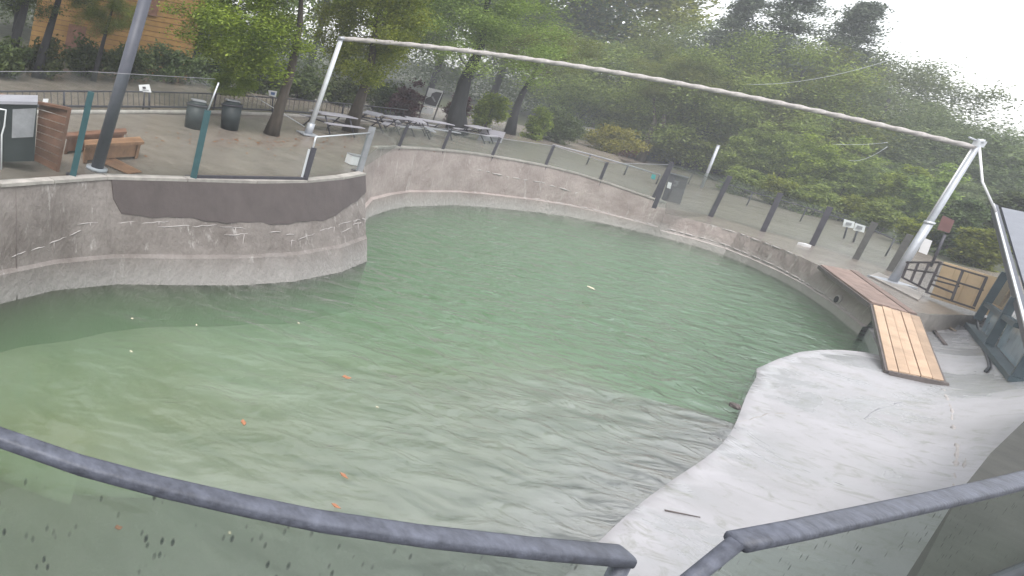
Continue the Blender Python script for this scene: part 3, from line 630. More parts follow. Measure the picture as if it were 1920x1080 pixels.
# debris by the ramp
def lump(name, c, r, m, lab, cat, seed=0, sq=(1, 1, .7)):
    rd = random.Random(seed); bm = bmesh.new(); bmesh.ops.create_icosphere(bm, subdivisions=2, radius=r)
    for v in bm.verts: v.co = Vector((v.co.x*sq[0], v.co.y*sq[1], v.co.z*sq[2]))*rd.uniform(.78, 1.15)
    me = bpy.data.meshes.new(name); bm.to_mesh(me); bm.free(); o = link(name, me, m); o.location = c; return tag(o, lab, cat)
pbk = BP(1738, 601); b_ = tag(box('brick', pbk+Vector((0, 0, .05)), (.16, .05, 0), (-.04, .1, 0), (0, 0, .06), 'red_board'), 'reddish broken brick beside the top of the plank ramp', 'brick')
lump('stone', BP(1786, 613)+Vector((0, 0, .05)), .16, 'print_grey', 'round grey stone lying on the beach below the deck edge', 'stone', 3)
t = tag(tube('timber_stick', [BP(1748, 618)+Vector((0, 0, .03)), BP(1772, 648)+Vector((0, 0, .03))], .035, 'wood_edge', None, 6), 'dark stick lying on the beach right of the plank ramp', 'stick')
tag(tube('timber_stick', [BP(1752, 600)+Vector((0, 0, .03)), BP(1790, 622)+Vector((0, 0, .03))], .03, 'driftwood', None, 6), 'thin pale batten lying on the beach below the deck kerb', 'stick')
tag(tube('twig', [BP(1246, 958)+Vector((0, 0, .012)), BP(1272, 964)+Vector((0, 0, .02)), BP(1312, 971)+Vector((0, 0, .012))], [.012, .01, .006], 'wood_edge', None, 5), 'thin dark twig lying on the wet lower beach', 'twig')
def crackline(pts, r, m, lab):
    P = []
    for i in range(len(pts)-1):
        for s in range(6):
            k = s/6; P.append(BP(pts[i][0]+(pts[i+1][0]-pts[i][0])*k+random.uniform(-2.5, 2.5), pts[i][1]+(pts[i+1][1]-pts[i][1])*k+random.uniform(-2.5, 2.5)))
    P.append(BP(*pts[-1])); P = [p-Vector((0, 0, r*.55)) for p in P]; o = tube('crack_seam', P, [r*random.uniform(.4, 1.3) for _ in P], m, beach, 5)
crackline([(1768, 728), (1785, 765), (1795, 820), (1797, 870), (1790, 912)], .035, 'lime', ''); crackline([(1800, 770), (1812, 830), (1808, 880)], .02, 'lime', '')
crackline([(1612, 790), (1640, 770), (1690, 755), (1720, 735)], .012, 'print_grey', ''); crackline([(1380, 790), (1450, 775), (1500, 780)], .012, 'coping', '')
# concrete drips on the beach edge, small stone near the corner
lump('stone', BP(1378, 763)+Vector((0, 0, .02)), .09, 'wood_edge', 'small dark stone at the waterline of the beach corner', 'stone', 5)
# black hose by the hut
t = tag(tube('rubber_hose', [BP(1812, 578)+Vector((0, 0, .35)), BP(1826, 600)+Vector((0, 0, .12)), BP(1838, 645)+Vector((0, 0, .05)), BP(1852, 682)+Vector((0, 0, .05)), BP(1853, 692)+Vector((0, 0, .05)), BP(1846, 700)+Vector((0, 0, .05))], .026, 'hose', None, 8), 'black rubber hose hanging from the deck onto the beach by the hut', 'hose')

# ------------------------------------------------------------------ hut at the right
HA = BP(1824, 616); HB = BP(1912, 716)
def HW(x, y): return PW(x, y, HA, HB)
t = thing('keeper_hut', 'low hut with slate-grey roof and teal framed windows beside the beach', 'hut', HA)
hd = (HB-HA); hd.z = 0; hd.normalize(); hn = Vector((-hd.y, hd.x, 0)); hn = hn if hn.x > 0 else -hn
hin = hn if hn.dot(Vector((1, -.6, 0))) > 0 else -hn
HB2 = HA+hd*9.5
e_far = HW(1872, 470); e_A = HW(1893, 502); e_near = HW(1924, 592)
sl = (e_near.z-e_A.z)/((e_near-e_A).to_2d().length)
def eave(s): return Vector((HA.x+hd.x*s, HA.y+hd.y*s, e_A.z+sl*(s-(e_A-HA).to_2d().dot(hd.to_2d()))))
def nodes(*px): return [HW(*p)-hin*.0 for p in px]
def hbar(a, b, w=.16, m='hut_teal'): return bar('window_frame', HW(*a)-hin*.03, HW(*b)-hin*.03, .12, w, m, t, up=hin)
for a, b, w in (((1836, 600), (1890, 512), .13), ((1858, 648), (1908, 560), .13), ((1907, 716), (1935, 668), .13), ((1824, 612), (1912, 716), .2), ((1852, 570), (1912, 612), .09)):
    hbar(a, b, w)
for q in ([(1838, 618), (1857, 572), (1888, 587), (1860, 640)], [(1866, 648), (1893, 592), (1922, 610), (1932, 660), (1908, 696)]):
    mesh('window_pane', [HW(*p)+hin*.02 for p in q], [(0, 1, 2, 3, 4)[:len(q)]], 'glass_hut', t)
mesh('window_pane', [HW(*p)+hin*.02 for p in [(1859, 568), (1884, 524), (1908, 548), (1891, 583)]], [(0, 1, 2, 3)], 'glass_clear', t)
# body behind the glazing: floor, back wall, tan interior board
fl = [HA, HB2, HB2+hin*4, HA+hin*4]
slab('floor', [Vector((p.x, p.y, -1.35)) for p in fl], .1, 'hut_wall', t)
slab('back_wall', [Vector((HA.x+hin.x*4, HA.y+hin.y*4, -1.4)), Vector((HB2.x+hin.x*4, HB2.y+hin.y*4, -1.4)), Vector((HB2.x, HB2.y, -.9))+hin*4, Vector((HA.x, HA.y, -.2))+hin*4], .1, 'hut_wall', t)
slab('low_wall', [Vector((HA.x, HA.y, -1.6))+hin*.06, Vector((HB2.x, HB2.y, -1.6))+hin*.06, Vector((HB2.x, HB2.y, -1.3))+hin*.06, Vector((HA.x, HA.y, -1.3))+hin*.06], .08, 'hut_teal', t)
# roof: ribbed sheets falling towards the camera
E0 = HW(1866, 386); E1 = HW(1921, 590); E1 = E1+(E1-E0)*.25
rfp = mesh('roof', [E0+hin*.12, E1+hin*.12, E1+hin*5, E0+hin*5, E0+hin*.12-Vector((0, 0, .08)), E1+hin*.12-Vector((0, 0, .08)), E1+hin*5-Vector((0, 0, .08)), E0+hin*5-Vector((0, 0, .08))], [(0, 1, 2, 3), (7, 6, 5, 4), (0, 4, 5, 1), (1, 5, 6, 2), (2, 6, 7, 3), (3, 7, 4, 0)], 'roof_grey', t)
for i in range(26):
    k = i/25; a = (E0+hin*.12).lerp(E1+hin*.12, k); bar('roof_batten', a+Vector((0, 0, .015)), a+hin*5.1+Vector((0, 0, .015)), .03, .03, 'hut_wall', rfp)
bar('fascia', E0-hin*.0-Vector((0, 0, .07)), E1-hin*.0-Vector((0, 0, .07)), .07, .26, 'dark_pole', t)
bar('gutter', E0-hin*.05+Vector((0, 0, .06)), E1-hin*.05+Vector((0, 0, .06)), .04, .04, 'steel_edge', t)

# cable from pole head to hut roof
cb = PH(1868, 398, rt); tag(tube('cable', [rt+ax*.05, PH(1845, 335, rt)-Vector((0, 0, .1)), cb], .028, 'white_paint', None, 6), 'white cable dropping from the steel pole head to the hut roof', 'cable')

# metal cage gate and tan board behind it
c0 = PT(1700, 545, -1.0); c1 = PT(1824, 592, -1.0); cgd = (c1-c0); cgd.z = 0
def CW(x, y): return PW(x, y, c0, c1)
t = thing('cage_gate', 'dark metal grid gate in front of the tan boards on the deck', 'gate', c0)
lines = [((1700, 492), (1764, 492)), ((1762, 494), (1850, 520)), ((1850, 520), (1826, 575)), ((1737, 548), (1826, 578)), ((1762, 494), (1737, 548)), ((1805, 508), (1784, 563)), ((1753, 516), (1842, 544)), ((1748, 524), (1797, 537)),
         ((1745, 532), (1790, 550)), ((1704, 490), (1692, 520)), ((1692, 520), (1740, 545)), ((1722, 493), (1708, 527)), ((1742, 494), (1722, 536)), ((1700, 505), (1756, 512))]
for a, b in lines: bar('grid_bar', CW(*a), CW(*b), .05, .05, 'cage_black', t)
off = Vector((cgd.y, -cgd.x, 0)).normalized(); off = off if off.dot(c0-CAM) > 0 else -off
T2 = [p+off*.3 for p in (CW(1722, 552), CW(1846, 592), CW(1878, 525), CW(1748, 486))]
tb = thing('board_screen', 'tan wooden board screen behind the dark grid gate', 'screen', T2[0])
for i in range(5):
    s0, s1 = i/5+.004, (i+1)/5-.004
    slab('board', [T2[0].lerp(T2[1], s0), T2[0].lerp(T2[1], s1), T2[3].lerp(T2[2], s1), T2[3].lerp(T2[2], s0)], .04, 'tan_panel', tb)
# board seen through the hut window
T3 = [HW(*p)+hin*1.6 for p in [(1850, 600), (1900, 625), (1935, 560), (1880, 505)]]
tag(slab('tan_partition', T3, .05, 'tan_panel'), 'tan partition board seen through the hut window', 'partition')

# ------------------------------------------------------------------ plaza furniture
def quadboard(px, B, th=.05):
    return [PH(x, y, B) for x, y in px]
bp_, tp_ = stand((181, 318), (274, -8)); t = thing('roof_post', 'tall dark round post rising past the benches on the plaza', 'post', bp_)
tube('shaft', [bp_, tp_], [.14, .135], 'dark_pole', t, 12); tube('collar', [bp_, bp_+Vector((0, 0, .06))], .24, 'galv', t, 12)
# bins
for i, (b, tp, lab) in enumerate([((362, 240), (372, 190), 'dark green litter bin nearer the teal fence post'), ((430, 242), (436, 190), 'dark green litter bin nearer the tree trunk')]):
    B, T_ = stand(b, tp); t = thing('litter_bin', lab, 'bin', B, 'litter bins on the plaza')
    tube('drum', [B, B.lerp(T_, .86)], [.29, .34], 'bin_green', t, 14); tube('rim', [B.lerp(T_, .86), B.lerp(T_, .9)], .37, 'black_post', t, 14)
    tube('hood', [B.lerp(T_, .9), B.lerp(T_, 1.0)], [.33, .22], 'bin_green', t, 14); box('ash_plate', T_+Vector((0, 0, .03)), (.22, 0, 0), (0, .14, 0), (0, 0, .02), 'print_grey', t)
# wooden bench and box seats
def bench(px, label, h, top_m='bench_wood', th=.07, side='bench_wood'):
    z = h; P = [PT(x, y, z) for x, y in px]; base = Vector((P[0].x, P[0].y, 0)); t = thing('plaza_bench', label, 'bench', base, 'benches on the plaza')
    for i in range(3):
        a, b = i/3+.01, (i+1)/3-.01
        q = [P[0].lerp(P[3], a), P[1].lerp(P[2], a), P[1].lerp(P[2], b), P[0].lerp(P[3], b)]
        slab('seat_board', q, th if (q[1]-q[0]).cross(q[3]-q[0]).z < 0 else -th, top_m, t)
    for (k, l) in ((.06, .5), (.94, .5)):
        c = P[0].lerp(P[1], k).lerp(P[3].lerp(P[2], k), l); d = (P[3]-P[0])*.45; e = (P[1]-P[0]).normalized()*.06
        box('support', Vector((c.x, c.y, (z-.06)/2)), e, Vector((d.x, d.y, 0)), (0, 0, (z-.08)/2), side, t)
    c = P[0].lerp(P[2], .5); e = (P[1]-P[0])*.46; dd = (P[3]-P[0])*.38
    box('apron', Vector((c.x, c.y, z*.5)), Vector((e.x, e.y, 0)), Vector((dd.x, dd.y, 0)), (0, 0, z*.36), side, t); return t
bench([(160, 272), (271, 266), (262, 256), (158, 262)], 'orange-brown wooden bench right behind the dark round post', .45)
bench([(122, 256), (238, 247), (236, 240), (124, 248)], 'darker wooden bench standing behind the orange-brown one', .45, 'fence_wood', .07, 'fence_wood')
# slatted wooden screen at the far left
B0 = G(62, 306); B1 = G(112, 322); t = thing('slatted_screen', 'red-brown slatted wooden screen left of the benches', 'screen', B1)
def SW(x, y): return PW(x, y, B0, B1)
for i in range(8):
    k0, k1 = i/8, (i+1)/8-.012; a, b, c_, d = Vector((65, 300)), Vector((108, 322)), Vector((128, 204)), Vector((75, 190))
    q = [a.lerp(d, k0), b.lerp(c_, k0), b.lerp(c_, k1), a.lerp(d, k1)]; slab('slat', [SW(*p) for p in q], .03, 'fence_wood', t)
bar('upright', SW(107, 324)-Vector((0, .03, 0)), SW(131, 202)-Vector((0, .03, 0)), .07, .06, 'fence_wood', t); bar('upright', SW(58, 302), SW(66, 250), .03, .04, 'steel_edge', t)
bar('cap_board', PH(0, 178, SW(70, 200))+Vector((0, 0, 0)), SW(130, 204), .12, .05, 'fence_wood', t)
# grey cabinet with white framed door
cB = G(4, 330); t = thing('kiosk_cabinet', 'grey kiosk cabinet with white framed glass door beside the slatted screen', 'cabinet', cB)
k1 = [PH(x, y, cB) for x, y in [(-40, 318), (64, 316), (70, 205), (-30, 203)]]; 
bd = Vector((cB.x, cB.y, 0)).normalized()
v = [p+bd*.5 for p in k1]+[p+bd*1.1 for p in k1]; mesh('body', v, [(0, 1, 2, 3), (7, 6, 5, 4), (0, 4, 5, 1), (1, 5, 6, 2), (2, 6, 7, 3), (3, 7, 4, 0)], 'bin_green', t)
mesh('counter_top', [p+bd*.45 for p in (k1[3], k1[2])]+[p+bd*1.2 for p in (k1[2], k1[3])]+[p+bd*.45+Vector((0, 0, .06)) for p in (k1[3], k1[2])]+[p+bd*1.2+Vector((0, 0, .06)) for p in (k1[2], k1[3])], [(0, 3, 2, 1), (4, 5, 6, 7), (0, 1, 5, 4), (1, 2, 6, 5), (2, 3, 7, 6), (3, 0, 4, 7)], 'grey_sheet', t)
mesh('cupboard_door', [p+bd*.47 for p in [PH(x, y, cB) for x, y in [(20, 270), (62, 268), (68, 212), (22, 214)]]], [(0, 1, 2, 3)], 'print_grey', t)
tube('door_frame', [PH(x, y, cB)+bd*.4 for x, y in [(0, 330), (1, 262), (6, 245), (9, 214), (-10, 211)]], .02, 'white_paint', t, 6)
# little timber decking strip on the plaza
q = [PT(x, y, .02) for x, y in [(176, 300), (240, 327), (266, 323), (205, 292)]]
t = thing('timber_decking', 'small strip of worn timber decking at the foot of the dark post', 'decking', Vector((q[0].x, q[0].y, 0)))
for i in range(7):
    a, b = i/7+.01, (i+1)/7-.02; slab('plank', [q[0].lerp(q[3], a), q[1].lerp(q[2], a), q[1].lerp(q[2], b), q[0].lerp(q[3], b)], .02, 'bench_wood', t)
# back hedge railing of the plaza
rl = [G(x, y) for x, y in [(-80, 207), (120, 206), (280, 206), (400, 207), (520, 212), (640, 221), (760, 232)]]
t = thing('plaza_railing', 'long dark railing along the back of the plaza in front of the hedge', 'railing', rl[2])
tops = [PH(x, y, b) for (x, y), b in zip([(-80, 172), (120, 171), (280, 172), (405, 176), (525, 184), (645, 194), (765, 206)], rl)]
tube('top_rail', tops, .03, 'black_post', t, 6); tube('bottom_rail', [p+Vector((0, 0, .12)) for p in rl], .04, 'black_post', t, 6)
bal = []
for i in range(len(rl)-1):
    for k in range(14):
        s = k/14; a = rl[i].lerp(rl[i+1], s); b = tops[i].lerp(tops[i+1], s)
        if k == 0: tube('post', [a, b], .04, 'black_post', t, 6)
        else: bal.append(tubegeo([a+Vector((0, 0, .12)), b], .012, 4))
struct(joined('balusters', bal, 'black_post', t), 'stuff')
# kerb at the plaza back edge
t = tag(tube('kerb', [p+Vector((0, -.6, .04)) for p in rl], .09, 'coping', None, 6), 'low pale kerb along the foot of the dark plaza railing', 'kerb')
def sign(b, tp, quad, label, m='white_paint', marks=None, pole='black_post', z=None, cat='sign'):
    B, T_ = stand(b, tp, z); t = thing('info_sign', label, cat, B); tube('stake', [B, T_], .03, pole, t, 6)
    Q = [PH(x, y, B)-Vector((B.x, B.y, 0)).normalized()*.05 for x, y in quad]; slab('panel', Q, -.03, m, t)
    for mq, mm in (marks or []): slab('print', [PH(x, y, B)-Vector((B.x, B.y, 0)).normalized()*.09 for x, y in mq], -.006, mm, t)
    return t
sign((268, 206), (272, 166), [(262, 172), (284, 173), (280, 158), (260, 159)], 'white tilted notice board in front of the yellow house', marks=[([(268, 166), (274, 166), (273, 162), (267, 162)], 'picture_dark'), ([(267, 169), (279, 169.6), (279, 168.2), (267, 167.6)], 'print_grey')])
sign((510, 213), (512, 176), [(505, 179), (517, 182), (520, 171), (503, 169)], 'small white notice with blue print by the tree on the plaza', marks=[([(508, 177), (515, 178.5), (516, 173), (508, 172)], 'blue_print')])
sign((84, 208), (86, 186), [(80, 191), (90, 191.5), (91, 185), (81, 185)], 'tiny white notice above the slatted screen')
# big animal poster board (generic picture)
B, T_ = stand((795, 226), (812, 165)); t = thing('poster_board', 'white poster board with a dark animal picture and caption panel', 'sign', B)
bw = Vector((B.x, B.y, 0)).normalized()
slab('picture_panel', [PH(x, y, B) for x, y in [(792, 197), (817, 203), (832, 171), (803, 164)]], -.05, 'white_paint', t)
slab('picture', [PH(x, y, B)-bw*.08 for x, y in [(796, 190), (800, 183), (808, 181), (810, 175), (818, 172), (829, 174), (817, 200), (797, 194)]], -.01, 'picture_dark', t)
slab('picture_highlight', [PH(x, y, B)-bw*.11 for x, y in [(809, 182), (812, 180), (817, 190), (815, 191)]], -.01, 'print_grey', t)
slab('caption_panel', [PH(x, y, B) for x, y in [(787, 210), (810, 214), (814, 204), (791, 199)]], -.05, 'white_paint', t)
for i in range(2): bar('leg', [G(784, 224), G(812, 226)][i], [PH(803, 164, B), PH(832, 171, B)][i], .06, .05, 'black_post', t)
# picnic benches on the far plaza
def picnic(px, py, rot, label, s=1.0):
    c = G(px, py); t = thing('picnic_table', label, 'table', c, 'picnic tables under the trees'); R = Matrix.Rotation(rot, 3, 'Z')
    def bx_(nm, x, y, z, a, b, h, m): box(nm, c+R @ Vector((x, y, z))*s, R @ Vector((a, 0, 0))*s, R @ Vector((0, b, 0))*s, Vector((0, 0, h*s)), m, t)
    for k in range(4): bx_('table_board', 0, -.27+k*.18, .74, .95, .082, .02, 'grey_sheet')
    for y in (-.68, .68):
        for k in (-.07, .07): bx_('seat_board', 0, y+k, .44, .95, .063, .02, 'grey_sheet')
    for x in (-.65, .65):
        for y in (-1, 1): tube('leg', [c+R @ Vector((x, y*.72, 0))*s, c+R @ Vector((x, y*.2, .72))*s], .03*s, 'black_post', t, 6)
        tube('cross_bar', [c+R @ Vector((x, -.75, .41))*s, c+R @ Vector((x, .75, .41))*s], .028*s, 'black_post', t, 6)
for i, (x, y, r, lab) in enumerate([(616, 246, .3, 'picnic table standing next to the white rope pole'), (690, 240, .9, 'picnic table behind the grey corner fence post'), (735, 247, .5, 'picnic table in front of the purple bush'), (770, 251, 1.1, 'picnic table in front of the animal poster board'), (805, 253, .2, 'picnic table just left of the thick tree trunk'), (888, 262, .6, 'picnic table between the thick trunk and the slender forked tree')]):
    picnic(x, y, r, lab, .9)
# info lectern panel (greenish grey) right of thick trunk
t = sign((918, 268), (922, 246), [(895, 262), (940, 268), (948, 248), (905, 240)], 'greenish grey tilted information panel left of the slender forked tree', 'grey_sheet', cat='sign')
# right hand litter box with label
B, T_ = stand((1262, 380), (1284, 330)); t = thing('equipment_cabinet', 'black cabinet with a small white label behind the tall corner post', 'cabinet', B)
cw = [PH(x, y, B) for x, y in [(1240, 374), (1275, 384), (1291, 335), (1256, 326)]]; bw = Vector((B.x, B.y, 0)).normalized()
v = cw+[p+bw*.6 for p in cw]; mesh('body', v, [(0, 1, 2, 3), (7, 6, 5, 4), (0, 4, 5, 1), (1, 5, 6, 2), (2, 6, 7, 3), (3, 7, 4, 0)], 'picture_dark', t)
slab('label_plate', [PH(x, y, B)-bw*.02 for x, y in [(1250, 352), (1257, 354), (1260, 343), (1253, 341)]], -.01, 'white_paint', t); slab('teal_mark', [PH(x, y, B)-bw*.05 for x, y in [(1220, 334), (1228, 337), (1230, 328), (1223, 326)]], -.02, 'teal_print', t)
bar('lid', cw[3]+bw*.3, cw[2]+bw*.3, .7, .06, 'black_post', t)
B, T_ = stand((1315, 352), (1347, 273)); t = thing('steel_post', 'short bright galvanised post behind the deck fence', 'post', B); tube('shaft', [B, T_], .065, 'galv', t, 10); tube('cap', [T_, T_+Vector((0, 0, .03))], .075, 'steel_edge', t, 10)
sign((1582, 447), (1590, 420), [(1580, 424), (1600, 428), (1603, 416), (1583, 411)], 'left one of the paired white notice plates behind the deck fence', marks=[([(1585, 421), (1596, 423), (1598, 418), (1587, 416)], 'print_grey')])
sign((1600, 454), (1609, 427), [(1600, 431), (1620, 436), (1623, 424), (1604, 418)], 'right one of the paired white notice plates behind the deck fence', marks=[([(1605, 428), (1616, 431), (1618, 425), (1608, 422)], 'print_grey')])
B, T_ = stand((1745, 500), (1772, 440)); t = thing('notice_board', 'dark red board on a stake behind the steel pole', 'sign', B); tube('stake', [B, T_], .04, 'black_post', t, 6)
slab('board', [PH(x, y, B) for x, y in [(1757, 430), (1780, 437), (1790, 414), (1768, 404)]], -.06, 'red_board', t); slab('white_plate', [PH(x, y, B) for x, y in [(1722, 472), (1738, 478), (1748, 452), (1732, 446)]], -.03, 'white_paint', t)
# wooden play / rock arrangement beyond the far wall
B = G(1175, 262); t = thing('timber_mast', 'pale timber mast with climbing pegs beside the sloping grey roof', 'mast', B); T_ = PH(1190, 165, B); tube('shaft', [B, T_], [.13, .09], 'driftwood', t, 8)
for i in range(7):
    p = B.lerp(T_, .2+.1*i); bar('peg', p+Vector((-.3, .1, 0)), p+Vector((.3, -.1, 0)), .05, .05, 'driftwood', t)
tube('stay', [T_.lerp(B, .25), PH(1222, 212, B)], .04, 'driftwood', t, 5)
B = G(1205, 268); t = thing('grey_shelter', 'low shelter with sloping grey roof behind the yellow bush', 'shelter', B); bw = Vector((B.x, B.y, 0)).normalized()
slab('roof_sheet', [PH(1162, 236, B), PH(1228, 250, B), PH(1222, 222, B)+bw*2, PH(1170, 208, B)+bw*2], -.08, 'grey_sheet', t)
bar('ridge_board', PH(1168, 206, B)+bw*2, PH(1222, 221, B)+bw*2, .1, .2, 'red_board', t); bar('leg', G(1166, 268), PH(1164, 236, B), .1, .1, 'driftwood', t); bar('leg', G(1226, 275), PH(1227, 250, B), .1, .1, 'driftwood', t)
for i, (x, y, r, lab) in enumerate([(1125, 232, .7, 'pale boulder beside the driftwood pile'), (1142, 245, .5, 'smaller boulder in front of the driftwood pile'), (1095, 238, .6, 'mossy boulder half hidden by the dark round shrub')]):
    c = G(x, y+18); lump('boulder', c+Vector((0, 0, r*.7)), r*1.3, 'stone', lab, 'boulder', 20+i)
B = G(1135, 255); t = thing('driftwood_pile', 'leaning pale driftwood logs beyond the far wall', 'logs', B)
for a, b in (((1112, 236), (1128, 206)), ((1122, 240), (1135, 208)), ((1096, 250), (1120, 228)), ((1130, 238), (1150, 214))): tube('log', [PH(*a, B), PH(*b, B)], .13, 'driftwood', t, 7)

# ------------------------------------------------------------------ yellow house far left
HC = PDIST(200, 110, 33); hw = Vector((HC.x, HC.y, 0)).normalized(); hs_ = Vector((hw.y, -hw.x, 0))
hb = Vector((HC.x, HC.y, 0)); t = thing('timber_house', 'ochre timber house with boarded walls behind the left trees', 'house', hb)
box('wall', hb+hw*2.4+Vector((0, 0, 3.4)), hs_*4.3, hw*2.2, (0, 0, 3.4), 'fence_wood', t)
for i in range(24): box('board', hb+hw*.16+Vector((0, 0, .16+i*.28)), hs_*4.4, hw*.05, (0, 0, .125), 'house_wood', t)
for x, z in ((-1.9, 4.1), (1.6, 4.1), (-1.9, 1.4)):
    wf_ = box('window', hb+hs_*x+Vector((0, 0, z))+hw*.08, hs_*.5, hw*.06, (0, 0, .75), 'fence_wood', t); box('pane', hb+hs_*x+Vector((0, 0, z))+hw*.0, hs_*.38, hw*.03, (0, 0, .62), 'hut_wall', wf_)
slab('roof', [hb-hs_*5-hw*1+Vector((0, 0, 6.6)), hb+hs_*5-hw*1+Vector((0, 0, 6.6)), hb+hs_*5+hw*3+Vector((0, 0, 8.4)), hb-hs_*5+hw*3+Vector((0, 0, 8.4))], .15, 'red_board', t)

# ------------------------------------------------------------------ foliage
def leaves_mesh(name, centers, per, spread, size, m, up=.5, seed=0):
    """leaf-sized rhombs round cluster centres -> one crown mesh"""
    r = np.random.default_rng(seed); C_ = np.repeat(np.asarray(centers, float), per, axis=0); k = len(C_)
    P = C_+r.normal(size=(k, 3))*np.array(spread); nrm = r.normal(size=(k, 3)); nrm[:, 2] = np.abs(nrm[:, 2])+up; nrm /= np.linalg.norm(nrm, axis=1)[:, None]
    a = np.cross(nrm, r.normal(size=(k, 3))); a /= np.linalg.norm(a, axis=1)[:, None]; b = np.cross(nrm, a); s = size*r.uniform(.6, 1.4, (k, 1))
    v = np.stack([P-a*s, P-b*s*.5-nrm*s*.12, P+a*s, P+b*s*.5-nrm*s*.12], 1).reshape(-1, 3)
    me = bpy.data.meshes.new(name); me.vertices.add(k*4); me.vertices.foreach_set('co', v.ravel()); me.loops.add(k*4); me.loops.foreach_set('vertex_index', np.arange(k*4, dtype=np.int32))
    me.polygons.add(k); me.polygons.foreach_set('loop_start', np.arange(0, k*4, 4, dtype=np.int32)); me.update(calc_edges=True); me.validate(); me.materials.append(MATS[m]); return me
def crown_centers(k, rx, ry, rz, seed, shell=.55, flat=0.):
    r = np.random.default_rng(seed); d = r.normal(size=(k, 3)); d /= np.linalg.norm(d, axis=1)[:, None]; rad = shell+(1-shell)*r.random((k, 1))**.6
    lob = 1+.22*np.sin(d[:, :1]*4+seed)+.18*np.sin(d[:, 1:2]*5+seed*2); p = d*rad*lob*np.array([rx, ry, rz]); return p
LEAF = {}
def crown_me(kind, seed):
    key = (kind, seed)
    if key in LEAF: return LEAF[key]
    mm, k, per, sp, sz = {'fresh': ('leaf_fresh', 92, 270, .34, .078), 'mid': ('leaf_mid', 95, 480, .33, .048), 'deep': ('leaf_deep', 90, 320, .34, .07), 'blue': ('leaf_blue', 150, 430, .29, .045)}[kind]
    LEAF[key] = leaves_mesh('crown', crown_centers(k, 3, 3, 2.7, seed, .35), per, (sp, sp, sp*.7), sz, mm, seed=seed); return LEAF[key]
TRUNK = {}
def tree(name, label, base, h, cr, ch, kind, seed, path=None, r0=.22, group='trees round the pool', bark='bark', cz=None, crown_xy=(0, 0)):
    """tapered trunk with limbs and a leafy crown; cr = crown radius, ch = half height of the crown"""
    base = Vector(base); t = thing(name, label, 'tree', base, group); rd = random.Random(seed)
    pts = path or [base, base+Vector((rd.uniform(-.2, .2), rd.uniform(-.2, .2), h*.35)), base+Vector((rd.uniform(-.4, .4), rd.uniform(-.4, .4), h*.62)), base+Vector((rd.uniform(-.4, .4), rd.uniform(-.4, .4), h*.9))]
    k = len(pts); tr = tube('trunk', pts, [r0*1.25]+[r0*(1-.75*i/(k-1)) for i in range(1, k)], bark, t, 9)
    cc = Vector((base.x+crown_xy[0], base.y+crown_xy[1], cz if cz is not None else base.z+h-ch))
    for i in range(6):
        s = rd.uniform(.42, .95); a = pts[0]
        seg = s*(k-1); j = min(int(seg), k-2); a = Vector(pts[j]).lerp(Vector(pts[j+1]), seg-j); an = rd.uniform(0, 6.28)
        e = cc+Vector((math.cos(an)*cr*.75, math.sin(an)*cr*.75, rd.uniform(-.5, .6)*ch)); mid = a.lerp(e, .5)+Vector((0, 0, -.1*cr))
        tube('limb', [a, mid, e], [r0*.42, r0*.26, r0*.08], bark, tr, 6)
    o = bpy.data.objects.new('crown', crown_me(kind, seed % 4)); COL.objects.link(o); o.parent = t; o.location = cc-base; o.scale = (cr/3, cr/3, ch/2.7); o.rotation_euler = (0, 0, rd.uniform(0, 6.28)); return t
def pxpath(pxs, b=None):
    B = G(*pxs[0]) if b is None else b; return B, [B]+[PH(x, y, B) for x, y in pxs[1:]]
# trees whose trunks stand on the plaza (traced from the photograph)
def traced(pxs, label, cpx, crpx, kind, seed, r0, bark='bark', base=None, more=()):
    B, P = pxpath(pxs, base); C0 = PH(*cpx, B); dist = (C0-CAM).dot(FW); cr = crpx[0]*dist/F/1.15*math.cos(math.atan((cpx[0]+21)/1100))**.6; ch = crpx[1]*dist/F
    d = C0-B; t = tree('plaza_tree', label, B, 8, cr, ch, kind, seed, P, r0, bark=bark, cz=C0.z, crown_xy=(d.x, d.y))
    for i, ((x, y), (rx, ry)) in enumerate(more):            # upper tiers of the same crown
        c = PH(x, y, B); o = bpy.data.objects.new('crown', crown_me(kind, (seed+1+i) % 4)); COL.objects.link(o); o.parent = t; o.location = c-B; dd = (C0-CAM).dot(FW)/F
        o.scale = (rx*dd/3.4, rx*dd/3.4, ry*dd/2.7); o.rotation_euler = (0, 0, seed+i)
        tube('upper_trunk', [P[-1], P[-1].lerp(c, .6), c], [r0*.3, r0*.2, r0*.06], bark, t, 7)
    return t
traced([(508, 252), (522, 210), (546, 130), (562, 50), (566, -30)], 'leaning tree behind the litter bins with bright low leaves', (460, 40), (165, 85), 'fresh', 1, .22, more=[((480, -110), (170, 110)), ((520, -270), (130, 110))])
traced([(655, 247), (672, 195), (692, 140), (704, 60), (712, -20)], 'reddish-barked tree just right of the white rope pole', (690, 60), (120, 90), 'fresh', 2, .24, more=[((720, -90), (130, 110)), ((740, -210), (90, 80))])
traced([(855, 252), (858, 205), (872, 150), (900, 90), (915, 0)], 'thick dark trunked tree beside the poster board', (880, 40), (180, 95), 'mid', 3, .42, 'bark_dark', more=[((920, -110), (170, 110)), ((960, -230), (120, 90))])
traced([(955, 252), (964, 215), (975, 185), (1000, 140), (1010, 110)], 'slender forked tree right of the tilted information panel', (1010, 95), (110, 45), 'mid', 4, .26, 'bark_dark')
tF = traced([(1200, 303), (1214, 262), (1228, 228), (1226, 185)], 'bare Y-forked tree at the end of the curved pool wall', (1280, 140), (110, 45), 'mid', 5, .22)
B = G(1200, 303); tube('fork', [PH(1222, 242, B), PH(1243, 236, B), PH(1246, 215, B)], [.17, .15, .10], 'bark', tF, 8)
